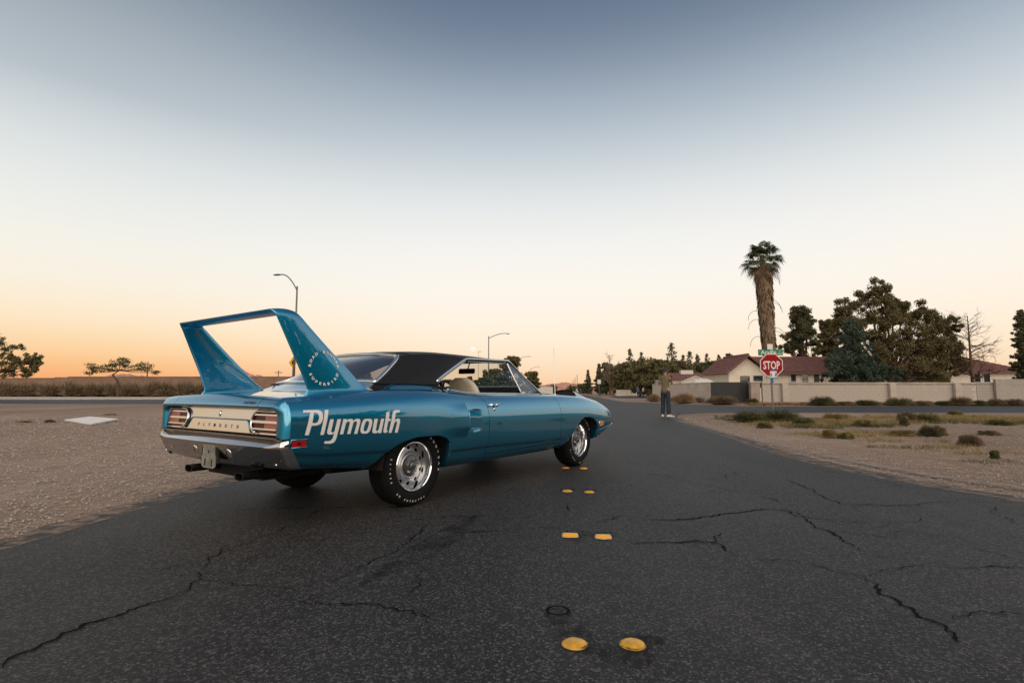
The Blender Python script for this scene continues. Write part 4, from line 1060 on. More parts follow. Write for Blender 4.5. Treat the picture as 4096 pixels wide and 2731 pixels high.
def conform(polys, off):
    mbx = MB()
    for ch in polys:
        loops_ = [[Vector((a, b, 0)) for a, b in l_] for l_ in ch]
        flat = [p for l_ in loops_ for p in l_]; tri = tessellate_polygon(loops_)
        bm = bmesh.new(); vs = [bm.verts.new(p) for p in flat]
        for t_ in tri:
            try: bm.faces.new([vs[i] for i in t_])
            except ValueError: pass
        for zc in np.arange(.56, .86, .008): bmesh.ops.bisect_plane(bm, geom=bm.verts[:]+bm.edges[:]+bm.faces[:], plane_co=(0, zc, 0), plane_no=(0, 1, 0))
        for xc in np.arange(-1.12, -.2, .04): bmesh.ops.bisect_plane(bm, geom=bm.verts[:]+bm.edges[:]+bm.faces[:], plane_co=(xc, 0, 0), plane_no=(1, 0, 0))
        bm.verts.index_update()
        mbx.add([(v.co.x, -(ysurf(v.co.x, v.co.y)+off), v.co.y) for v in bm.verts], [tuple(v.index for v in f.verts) for f in bm.faces]); bm.free()
    return mbx
lt = conform(SIDE_LETTERS, .0016)
lt.build('side_lettering', M_wht, RS['quarter_panel'], fix=False)
# left side: the same word, reading forward to back
V2 = [(-1.36-x, -y, z) for x, y, z in lt.v]
lo_ = MB().add(V2, lt.f); 
for i, (x, y, z) in enumerate(lo_.v): lo_.v[i] = (x, ysurf(x, z)+.0016, z)
lo_.build('side_lettering', M_wht, LS['quarter_panel'], fix=False)
def tail_text(s, size, y, z, x, m, parent, bold=0, shear=0, spread=None, nm='tail_lettering', tilt=0):
    mbx = MB()
    items = [(s, 0)] if spread is None else [(c, (i-(len(s)-1)/2)*spread) for i, c in enumerate(s)]
    for c, oy in items:
        V_, F_ = text_mesh(c, size, bold, shear)
        mbx.add([(x+tilt*b, y-oy-a, z+b) for a, b, _ in V_], F_)
    return mbx.build(nm, m, parent, fix=False)
tail_text('PLYMOUTH', .034, 0, .690, -1.2155, M_blk, PANEL, .0008, spread=.083)
for o in LEAN: lean(o)
tail_text('road runner', .030, -.50, .872, -1.2655, M_blk, TRUNK, .0006, .35, nm='script_badge', tilt=.9)
# ================================================================== houses, walls, signs, lamps, people
M_stucco = mat('cream_stucco', (.74, .66, .54), .9, noise=(1.2, .10), bump=(30, .3, .01))
M_stucco2 = mat('pale_stucco', (.66, .60, .52), .9, noise=(1.2, .10))
M_tile = mat('red_clay_tile', (.19, .085, .073), .85, noise=(2.5, .35), bump=(9, .6, .04))
M_block = mat('concrete_block', (.47, .405, .345), .95, noise=(.7, .30), bump=(45, .4, .008))
M_block2 = mat('concrete_block_grey', (.38, .345, .30), .95, noise=(1.1, .2), bump=(45, .4, .008))
M_mort = mat('mortar', (.33, .28, .235), .95, noise=(3, .2))
M_win = mat('dark_window', (.03, .035, .04), .08, coat=.6)
M_trim = mat('white_trim', (.66, .62, .57), .6)
M_fascia = mat('fascia_brown', (.17, .075, .06), .7)
M_gate = mat('black_gate_steel', (.018, .018, .021), .5, noise=(2, .3))
M_pole = mat('galvanised_steel', (.20, .195, .185), .5, .5, noise=(3, .2))
M_polew = mat('weathered_wood_pole', (.12, .085, .06), .9, noise=(4, .3))
M_skin = mat('skin', (.42, .22, .14), .6); M_hair = mat('dark_hair', (.012, .009, .008), .6)

def tile_roof(quad, rows_n, cols_n, name, parent):
    """a roof plane of stepped, waved tile courses; quad = eave-left, eave-right, ridge-right, ridge-left"""
    a, b, c, d = [Vector(q) for q in quad]; n = (b-a).cross(d-a).normalized()
    if n.z < 0: n = -n
    V = []; F = []; seg = cols_n*4
    for r in range(rows_n):
        o = len(V)
        for e in (0, 1):
            t = (r+e)/rows_n
            for k in range(seg+1):
                u = k/seg; p = a.lerp(b, u).lerp(d.lerp(c, u), t)
                V.append(p+n*(.05*(1-e)+.035*abs(math.sin(math.pi*k/4))+.02))
        for k in range(seg):
            F.append((o+k, o+k+1, o+seg+2+k, o+seg+1+k))
            if r: F.append((o+k, o-seg-1+k, o-seg+k, o+k+1))
    me = bpy.data.meshes.new(name); me.from_pydata([tuple(v) for v in V], [], F)
    o = mesh_obj(name, me, M_tile, parent); o['kind'] = 'stuff'
    return o
def window(parent, x0, x1, y, z0, z1, frame=True, mullion=True):
    w_ = MB().box(x0, x1, y-.02, y+.05, z0, z1).build('window', M_win, parent)
    if frame:
        t = .09
        MB().box(x0-t, x1+t, y-.06, y-.0205, z1, z1+t).box(x0-t, x1+t, y-.06, y-.0205, z0-t, z0).box(x0-t, x0, y-.06, y-.0205, z0, z1).box(x1, x1+t, y-.06, y-.0205, z0, z1).build('frame', M_trim, w_)
        if mullion: MB().box(x0, x1, y-.045, y-.0205, (z0+z1)/2-.03, (z0+z1)/2+.03).build('mullion', M_trim, w_)
    return w_
# --- main house: gable wing towards the street, long roof to the right
Yh = 52.0
def hx(px): return (px-2048)/FPX*Yh/math.cos(PITCH)*1.004
def hz(py): return A(2048, py, Yh).z
H1 = empty('house', (hx(2980), Yh, 0)); ox = hx(2980)
gx0, gx1 = hx(2906)-ox, hx(3052)-ox; ze, zr_ = hz(1486), hz(1421)
mb = MB(); mb.prism([(gx0, 0), (gx1, 0), (gx1, ze+.05), (0, zr_-.25), (gx0, ze+.05)], 0, 7); mb.build('gable_wing', M_stucco, H1)
mx1 = hx(3420)-ox
MB().box(gx1-.3, mx1, 1.6, 9.5, 0, ze+.05).build('wall', M_stucco, H1)
tile_roof([(gx0-.45, -.45, ze-.20), (gx0-.45, 7, ze-.20), (0, 7, zr_), (0, -.45, zr_)], 9, 22, 'roof_tiles', H1)
tile_roof([(gx1+.45, 7, ze-.20), (gx1+.45, -.45, ze-.20), (0, -.45, zr_), (0, 7, zr_)], 9, 22, 'roof_tiles', H1)
tile_roof([(0.2, 1.15, ze-.06), (mx1+.4, 1.15, ze-.06), (mx1+.4, 5.6, zr_+.06), (0.2, 5.6, zr_+.06)], 12, 36, 'roof_tiles', H1)
tile_roof([(mx1+.4, 10, ze-.06), (0, 10, ze-.06), (0, 5.6, zr_+.06), (mx1+.4, 5.6, zr_+.06)], 12, 30, 'roof_tiles', H1)
MB().tube([(gx0-.5, -.5, ze-.26), (0, -.5, zr_-.06), (gx1+.5, -.5, ze-.26)], .10, 5).build('fascia', M_fascia, H1)
MB().box(gx1+.2, mx1+.4, 1.08, 1.16, ze-.22, ze-.02).build('fascia', M_fascia, H1)
MB().tube([(0, -.4, zr_+.06), (0, 5.6, zr_+.10)], .12, 6).tube([(0, 5.6, zr_+.12), (mx1+.4, 5.6, zr_+.12)], .12, 6).build('ridge_cap', M_tile, H1)
window(H1, hx(2951)-ox, hx(2989)-ox, 0, 1.0, hz(1503), frame=False)
window(H1, hx(3002)-ox, hx(3040)-ox, 0, 1.3, hz(1502))
for a, b, t_ in ((3166, 3186, 1493), (3209, 3234, 1490)): window(H1, hx(a)*1.03-ox*1.0-.35, hx(b)*1.03-ox-.35, 1.6, 1.1, hz(t_)+.05)
d = MB().box(hx(3258)*1.03-ox-.35, hx(3278)*1.03-ox-.35, 1.57, 1.65, 0, hz(1492)+.05).build('door', mat('dark_door', (.03, .022, .02), .5), H1)
MB().tube([(gx1-.05, -.04, .2), (gx1-.05, -.04, ze-.1)], .05, 6).build('downpipe', M_stucco2, H1)
MB().lathe([(.0001, -.03), (.16, -.03), (.19, 0)], 16, 'y', c=(0, -.01, zr_-.75)).build('gable_vent', M_stucco2, H1)
tag(H1, 'cream stucco house with red tile roof behind the stop sign', 'house')
# --- second house at the right
Y2 = 56.0
def hx2(px): return (px-2048)/FPX*Y2*1.008
H2 = empty('house', (hx2(3900), Y2, 0)); ox = hx2(3900); ze, zr_ = A(2048, 1484, Y2).z, A(2048, 1417, Y2).z
x0, x1 = hx2(3700)-ox, hx2(4075)-ox
MB().box(x0, x1, 0, 9, 0, ze).build('wall', M_stucco2, H2)
xr0, xr1 = hx2(3760)-ox, hx2(3975)-ox
tile_roof([(x0-.5, -.5, ze-.05), (x1+.5, -.5, ze-.05), (xr1, 4.5, zr_), (xr0, 4.5, zr_)], 12, 36, 'roof_tiles', H2)
tile_roof([(x1+.5, -.5, ze-.05), (x1+.5, 9.5, ze-.05), (xr1, 4.5, zr_), (xr1, 4.5, zr_+.001)], 12, 26, 'roof_tiles', H2)
tile_roof([(x0-.5, 9.5, ze-.05), (x0-.5, -.5, ze-.05), (xr0, 4.5, zr_), (xr0, 4.5, zr_+.001)], 12, 26, 'roof_tiles', H2)
MB().box(x0-.5, x1+.5, -.58, -.5, ze-.2, ze).build('fascia', M_fascia, H2)
MB().tube([(xr0, 4.5, zr_+.08), (xr1, 4.5, zr_+.08)], .12, 6).build('ridge_cap', M_tile, H2)
window(H2, hx2(3878)-ox, hx2(3902)-ox, 0, 1.0, A(2048, 1496, Y2).z); window(H2, hx2(3915)-ox, hx2(3940)-ox, 0, 1.0, A(2048, 1496, Y2).z)
ac = MB().box(hx2(3790)-ox, hx2(3826)-ox, 1.5, 2.5, zr_-1.0, zr_+.35).build('rooftop_cooler', M_stucco2, H2)
MB().box(hx2(3793)-ox, hx2(3823)-ox, 1.47, 1.499, zr_-.5, zr_+.2).build('louvre', M_trim, ac)
tag(H2, 'pale house with red hip roof at the right, behind the bare tree', 'house')
# --- small house far behind the wall
Y3 = 88.0
H3 = empty('house', XA(2775, Y3)); ze, zr_ = A(2048, 1517, Y3).z, A(2048, 1489, Y3).z
MB().box(-4.6, 4.2, 0, 7, 0, ze).build('wall', M_stucco2, H3)
tile_roof([(-5, -.5, ze-.1), (4.6, -.5, ze-.1), (4.0, 3.5, zr_), (-3.4, 3.5, zr_)], 7, 20, 'roof_tiles', H3)
tile_roof([(4.6, -.5, ze-.1), (4.6, 7.5, ze-.1), (4.0, 3.5, zr_), (4.0, 3.5, zr_+.001)], 7, 12, 'roof_tiles', H3)
MB().prism([(-2.4, ze-.35), (.1, zr_-.55), (2.6, ze-.35), (2.6, ze-.5), (.1, zr_-.72), (-2.4, ze-.5)], -.9, -.8).build('gable_trim', M_trim, H3)
MB().prism([(-2.2, 0), (2.4, 0), (2.4, ze-.4), (.1, zr_-.7), (-2.2, ze-.4)], -.78, -.1).build('porch_gable', M_stucco2, H3)
MB().box(-1.2, .9, 2.6, 3.6, zr_-.2, zr_+.45).build('rooftop_cooler', M_trim, H3)
MB().tube([(1.0, 3.2, zr_-.2), (1.0, 3.2, zr_+1.6)], .04, 5).tube([(-.6, 3.2, zr_+1.5), (2.4, 3.2, zr_+1.5)], .03, 5).build('tv_antenna', M_pole, H3)
tag(H3, 'small far house with red roof and rooftop cooler, behind the white dome', 'house')
# --- dome-shaped white cover
Yd = 50.0
dm = empty('covered_trailer', XA(2812, Yd)); rows = []
for i in range(13):
    t = -1+2*i/12; h = A(2048, 1513, Yd).z*math.sqrt(max(0, 1-abs(t)**2.6)); h0 = 1.0
    rows.append([(1.62*t, 1.0*math.cos(math.pi*k/10), .35+(h-.35)*math.sin(math.pi*k/10)**.6 if h > .35 else .35) for k in range(11)])
MB().grid(rows).build('cover', mat('white_tarp', (.60, .55, .49), .8, noise=(1, .1)), dm, smooth=True)
MB().box(-1.4, 1.4, -.7, .7, .25, .42).build('chassis', M_gate, dm)
tag(dm, 'rounded white covered trailer behind the pale block wall', 'trailer')

# --- concrete block walls
def block_wall(pts, H, name, label, m, limit=300, bl=.40, bh=.20, cap=True):
    """blocks laid proud of a mortar core, seen from the street side"""
    a0 = Vector((*pts[0], 0)); root = empty(name, a0)
    me = None; cnt = 0; extra = MB()
    bmb = MB().box(.006, bl-.006, -.012, .03, .006, bh-.006); me = bmb.mesh('block', False, True); me.materials.append(m)
    core = MB(); caps = MB()
    for p, q in zip(pts[:-1], pts[1:]):
        d = Vector((q[0]-p[0], q[1]-p[1], 0)); L = d.length; d.normalize(); ang = math.atan2(d.y, d.x); o = Vector((p[0], p[1], 0))-a0
        Mx = Matrix.Translation(o) @ Matrix.Rotation(ang, 4, 'Z')
        core.box(0, L, .0, .19, 0, H, M=Mx)
        if cap: caps.box(-.02, L+.02, -.04, .23, H, H+.08, M=Mx)
        for r in range(int(H/bh)):
            k = 0; x = -(bl/2) if r % 2 else 0
            while x < L-.02:
                s0, s1 = max(x, 0), min(x+bl, L)
                if s1-s0 > .05:
                    T = Mx @ Matrix.Translation((s0, rng.uniform(-.006, .004), r*bh))
                    if cnt < limit and s1-s0 > bl-.001:
                        b_ = mesh_obj('block', me, None, root); b_.matrix_local = T; cnt += 1
                    else: extra.box(.006, s1-s0-.006, -.012, .03, .006, bh-.006, M=T)
                x += bl
    core.build('mortar_core', M_mort, root)
    if cap: caps.build('cap_course', m, root)
    if extra.v: tag(extra.build('remaining_blocks', m, root), kind='stuff')
    tag(root, label, 'wall'); return root
W1 = block_wall([(XA(3050, 40.6).x, 40.6), (XA(3905, 41.0).x, 41.0)], 1.55, 'block_wall', 'long tan concrete block wall behind the stop sign', M_block)
W2 = block_wall([(XA(3985, 40.75).x, 40.75), (XA(4096, 40.9).x+12, 41.3)], 1.80, 'block_wall', 'taller grey block wall at the right picture edge', M_block2, limit=200)
W2b = block_wall([(XA(3905, 41.05).x+.03, 41.05), (XA(3985, 41.0).x-.02, 41.0)], 1.55, 'block_wall', 'short grey block wall left of the taller wall at the right edge', M_block2, limit=120)
W3 = block_wall([(XA(2610, 56).x, 56), (XA(2738, 49).x, 49), (XA(2842, 44.2).x, 44.2)], 1.62, 'block_wall', 'pale block wall behind the man, left of the black gate', mat('pale_block', (.56, .49, .42), .95, noise=(1.1, .2)), limit=200)
for px, Y, r_ in ((3140, 40.45, W1), (3570, 40.65, W1), (3830, 40.75, W1)):
    p = XA(px, Y); b = MB().box(-.22, .22, -.12, .12, 0, 1.57).build('pilaster', M_block, r_); b.location = p-r_.location
# gate and its pier
GT = empty('gate', XA(2922, 41.5)); gx = lambda px: XA(px, 41.5).x-GT.location.x; gh = A(2048, 1528, 41.5).z
for k in range(26):
    x = gx(2846)+(gx(2998)-gx(2846))*k/25; MB().box(x-.052, x+.052, -.02, .02, .08, gh).build('board', M_gate, GT)
for z in (.3, gh-.3): MB().box(gx(2844), gx(3000), .021, .07, z-.05, z+.05).build('rail', M_gate, GT)
tag(GT, 'black slatted driveway gate between two block walls', 'gate')
PR = empty('gate_pier', XA(3018, 40.8)); MB().box(-.34, .34, -.2, .2, 0, 1.6).build('shaft', mat('pier_block', (.34, .27, .22), .95, noise=(2, .2)), PR); MB().box(-.38, .38, -.24, .24, 1.6, 1.68).build('cap', M_block, PR)
tag(PR, 'tan masonry pier at the right end of the black gate', 'pier')

# --- stop sign with street name blade
M_redp = mat('sign_red', (.30, .003, .008), .5, spec=.2); M_grnp = mat('sign_green', (.004, .17, .085), .45); M_whp = mat('sign_white', (.74, .72, .70), .5); M_blup = mat('sign_blue', (.02, .19, .42), .5); M_yel = mat('sign_yellow', (.72, .36, .01), .5)
Ys = 17.0; SG = empty('stop_sign', XA(3092, Ys)); sx, = (SG.location.x,); up_ = lambda py: A(3080, py, Ys).z
def oct_(r): return [(r*math.cos(R(22.5+45*k)), r*math.sin(R(22.5+45*k))) for k in range(8)]
zc = up_(1460); cxo = A(3086, 1460, Ys).x-sx
def sgn_text(s, size, x, z, y, m, parent, bold=0, nm='lettering', wide=1.):
    V_, F_ = text_mesh(s, size, bold); mbx = MB().add([(x+a*wide, y, z+b) for a, b, _ in V_], F_); o = mbx.build(nm, m, parent, fix=False); return o
MB().tube([(.02, .078, 0), (cxo, .078, up_(1395))], .032, 8).build('post', M_pole, SG)
plate = MB().prism([(cxo+a, zc+b) for a, b in oct_(.392)], .0, .006).build('plate', M_whp, SG)
MB().prism([(cxo+a, zc+b) for a, b in oct_(.366)], -.0025, -.0005).build('red_field', M_redp, plate)
sgn_text('STOP', .36, cxo, zc-.125, -.004, M_whp, plate, .008, wide=.62)
bz = up_(1409); bl_ = MB().box(cxo-.395, cxo+.395, .03, .036, bz-.095, bz+.095).build('street_name_blade', M_grnp, SG); bl_.rotation_euler = (0, 0, 0)
sgn_text('Arville', .19, cxo-.06, bz-.055, .0275, M_whp, bl_, .003); sgn_text('ST', .075, cxo+.30, bz+.015, .0275, M_whp, bl_); sgn_text('4900', .075, cxo+.29, bz-.065, .0275, M_whp, bl_)
sgn_text('N', .06, cxo-.345, bz+.02, .0275, M_whp, bl_)
MB().box(cxo-.09, cxo+.085, .035, .041, bz+.098, bz+.27).build('sign_back', M_whp, SG)
st = MB().box(cxo-.06, cxo+.155, -.008, -.003, zc-.43, zc-.165).build('sticker_sign', M_whp, SG)
MB().box(cxo-.06, cxo+.155, -.0095, -.0082, zc-.195, zc-.165).box(cxo-.06, cxo+.155, -.0095, -.0082, zc-.43, zc-.395).build('blue_stripe', M_blup, st)
MB().prism([(cxo-.045, zc-.36), (cxo+.0, zc-.36), (cxo-.02, zc-.24), (cxo-.045, zc-.24)], -.0095, -.0082).prism([(cxo+.09, zc-.36), (cxo+.145, zc-.36), (cxo+.145, zc-.24), (cxo+.11, zc-.24)], -.0095, -.0082).build('dark_print', mat('print_grey', (.12, .115, .11), .6), st)
MB().tube([(cxo+.01, .012, zc-.56), (cxo+.01, .012, zc-.40)], .045, 6).build('blue_sleeve', M_blup, SG)
tag(SG, 'red stop sign on a steel post with a green street name blade', 'stop sign')
# --- yellow diamond warning sign, seen under the wing
Yw = 53.0; WS = empty('warning_sign', XA(1167, Yw)); z = A(1165, 1450, Yw).z
MB().tube([(0, .06, 0), (0, .06, z+.3)], .05, 6).build('post', M_pole, WS)
MB().prism([(-.40, z), (0, z-.55), (.40, z), (0, z+.55)], -.01, .0).build('plate', M_yel, WS); MB().box(-.09, .09, -.014, -.0105, z-.2, z+.2).build('symbol', M_blk, WS)
tag(WS, 'yellow diamond warning sign beyond the left street', 'sign')
# --- street lamps
def lamp(px, Y, top_py, arm_px, arm_py, label, r0=.085):
    b = XA(px, Y); L = empty('street_lamp', b); zt = A(px, top_py, Y).z; dx = (arm_px-px)/FPX*Y; zh = A(px, arm_py, Y).z
    MB().tube([(0, 0, 0), (0, 0, zt)], [r0*1.25, r0*.8], 8).build('pole', M_pole, L, smooth=True)
    za = zt-.35
    P = crom([(0, 0, za), (dx*.25, 0, za+(zh-za)*.50), (dx*.55, 0, za+(zh-za)*.88), (dx*.82, 0, zh)], 6)
    MB().tube(P, [.05]*len(P), 6).build('arm', M_pole, L, smooth=True)
    s_ = 1 if dx > 0 else -1; rows = []
    for i in range(9):
        t = i/8; w_ = .17*math.sin(math.pi*min(1, .08+t*.92))**.6*(.6+.5*t); rows.append([(dx*.80+s_*(.0+.78*t), w_*math.cos(2*math.pi*k/12), zh-.02+.5*w_*math.sin(2*math.pi*k/12)-.05*t) for k in range(12)])
    MB().grid(rows, closed_v=True).build('lamp_head', mat('lamp_grey', (.13, .125, .115), .5), L, smooth=True)
    tag(L, label, 'street lamp', 'street lamps beyond the crossing')
lamp(1173, 43, 1145, 1096, 1097, 'tall street lamp rising behind the rear wing, arm to the left')
lamp(1954, 78, 1344, 2034, 1333, 'nearest street lamp along the far road, above the car roof')
lamp(2073, 128, 1432, 2121, 1425, 'middle street lamp along the far road, above the windscreen pillar')
lamp(2124, 184, 1472, 2158, 1466, 'farthest street lamp along the far road, small')
lamp(1913, 150, 1405, 1913.5, 1405, 'thin bare lamp pole seen over the car roof near the moon', .05)
# --- utility poles
def upole(px, Y, top, label, arm=1.2):
    P_ = empty('utility_pole', XA(px, Y)); zt = A(px, top, Y).z
    MB().tube([(0, 0, 0), (0, 0, zt)], [.20, .13], 7).build('shaft', M_polew, P_)
    if arm:
        MB().box(-arm, arm, -.08, .08, zt-.9, zt-.7).build('crossarm', M_polew, P_)
        for k in (-1, -.4, .4, 1): MB().tube([(k*arm*.9, 0, zt-.7), (k*arm*.9, 0, zt-.4)], .06, 5).build('insulator', M_pole, P_)
    tag(P_, label, 'utility pole', 'utility poles in the distance')
upole(585, 150, 1447, 'utility pole with crossarm right of the small umbrella tree'); upole(1111, 190, 1481, 'small utility pole seen through the wing opening')
for i, (px, top) in enumerate(((2309, 1498), (2301, 1509), (2296, 1517), (2292, 1522), (2286, 1524))):
    upole(px, 300+90*i, top, ['nearest', 'second', 'third', 'fourth', 'last'][i]+' of the row of bare poles down the far road', 0)
# --- portable sign, bin, far vehicles
PS = empty('portable_sign', XA(2397, 84)); z = A(2397, 1518, 84).z
MB().box(-.27, .27, -.02, .02, z-.66, z).build('plate', M_whp, PS); MB().tube([(0, .04, .5), (0, .04, z)], .035, 6).build('post', M_pole, PS)
for a in range(3): MB().tube([(0, .04, .55), (.5*math.cos(a*2.1+.5), .04+.5*math.sin(a*2.1+.5), 0)], .03, 5).build('leg', M_gate, PS)
tag(PS, 'white portable sign on a tripod at the far roadside', 'sign')
DP = empty('dumpster', XA(2420, 155)); mb = MB().prism([(-1.25, .15), (1.25, .15), (1.3, 1.05), (1.2, 1.4), (-1.2, 1.4), (-1.3, 1.05)], -.8, .8); mb.build('bin', mat('dumpster_blue', (.012, .035, .115), .5), DP)
MB().box(-1.25, 1.25, -.82, .82, 1.405, 1.47).build('lid', M_gate, DP); MB().box(-.15, .2, -.83, -.802, .5, .95).build('decal', mat('decal_pink', (.6, .4, .45), .6), DP)
tag(DP, 'blue dumpster beside the far road', 'dumpster')
def vehicle(px, Y, name, label, cat, body_m, boxy):
    V_ = empty(name, XA(px, Y), R(0)); 
    if boxy:
        MB().box(-1.05, 1.05, .6, 4.2, .7, 2.35).build('cargo_box', body_m, V_); MB().prism([(-.6, .45), (1.2, .45), (1.2, 1.5), (.95, 1.95), (-.6, 1.95)], -.95, .95, 'y').build('cab', body_m, V_).rotation_euler = (0, 0, R(-90))
        MB().box(-.8, .8, -1.26, -1.19, 1.25, 1.8).build('windscreen', M_win, V_)
    else:
        MB().prism([(-2.2, .35), (2.2, .35), (2.25, .8), (1.1, .95), (.6, 1.4), (-1.1, 1.42), (-1.7, .98), (-2.25, .9)], -.85, .85, 'y').build('body', body_m, V_).rotation_euler = (0, 0, R(90))
        MB().box(-.68, .68, -1.16, -.75, 1.0, 1.36).build('windscreen', M_win, V_)
    for sx_ in (-.85, .85):
        for sy in (-.9 if boxy else -1.3, 3.0 if boxy else 1.35): w_ = MB().lathe([(.001, -.1), (.33, -.1), (.33, .1), (.001, .1)], 16, 'y').build('wheel', M_rub, V_); w_.location = (sx_, sy, .33); w_.rotation_euler = (0, 0, R(90))
    tag(V_, label, cat)
vehicle(2314, 285, 'box_truck', 'small white box truck parked far down the road', 'truck', mat('truck_white', (.70, .68, .66), .5), True)
vehicle(2277, 265, 'parked_car', 'dark car far down the road above the hood scoop', 'car', mat('car_dark', (.03, .028, .03), .3), False)
vehicle(2299, 320, 'parked_car', 'small grey car left of the far white truck', 'car', mat('car_grey', (.16, .17, .19), .3), False)
# far low walls and sheds beside the road
def shed(px, Y, w_, h_, m, label, name='wall_panel', cat='wall', d_=.25):
    o = empty(name, XA(px, Y)); MB().box(-w_/2, w_/2, 0, d_, 0, h_).build('panel', m, o); MB().box(-w_/2-.05, w_/2+.05, -.05, d_+.05, h_, h_+.12).build('cap', m, o); tag(o, label, cat)
M_pk = mat('pink_brick', (.36, .22, .17), .9, noise=(2, .2))
shed(2449, 140, 2.9, 3.0, M_pk, 'pinkish brick wall right of the blue dumpster'); shed(2480, 120, 2.0, 2.3, M_stucco2, 'pale double wall panel, left one of two, right of the dumpster'); shed(2500, 118, 1.9, 2.3, M_stucco2, 'pale double wall panel, right one of two, near the dog walkers')
shed(2378, 165, 1.0, 1.2, M_pk, 'small pink pillar left of the far portable sign', 'pillar', 'pillar'); shed(2344, 210, 2.6, 1.8, M_pk, 'low pink wall right of the far white truck')
shed(2560, 108, 9.5, 1.1, M_stucco2, 'low pale wall behind the two dog walkers')
shed(2165, 150, 6.5, 2.1, M_stucco2, 'low pale building under the trees left of the far road', 'shed', 'shed', 4); shed(1700, 75, 9, 2.0, M_stucco2, 'pale garden wall seen through the car window', 'wall_panel', 'wall')
shed(2045, 100, 4.4, 1.9, M_stucco2, 'small pale shed seen through the vent window', 'shed', 'shed', 3)

# --- tan perimeter wall beyond the left street
M_berm = mat('brown_block_wall', (.235, .150, .105), .95, noise=(.5, .2), bump=(3, .4, .05))
PW = empty('perimeter_wall', XA(500, 97))
def pwx(px): return XA(px, 97).x-PW.location.x
zt1, zt2 = A(2048, 1505.5, 97).z, A(2048, 1511, 97).z
for k, (a, b, zt) in enumerate(((-300, 215, zt2), (215, 268, zt2+.12), (268, 1300, zt1))):
    n = max(1, int((pwx(b)-pwx(a))/8))
    for i in range(n):
        xa, xb = pwx(a)+(pwx(b)-pwx(a))*i/n, pwx(a)+(pwx(b)-pwx(a))*(i+1)/n
        MB().box(xa+.02, xb-.02, 0, .3, 0, zt-.1).build('wall_panel', M_berm, PW); MB().box(xa, xb, -.06, .36, zt-.1, zt).build('cap', M_berm, PW)
tag(PW, 'long brown perimeter wall beyond the left street', 'wall')

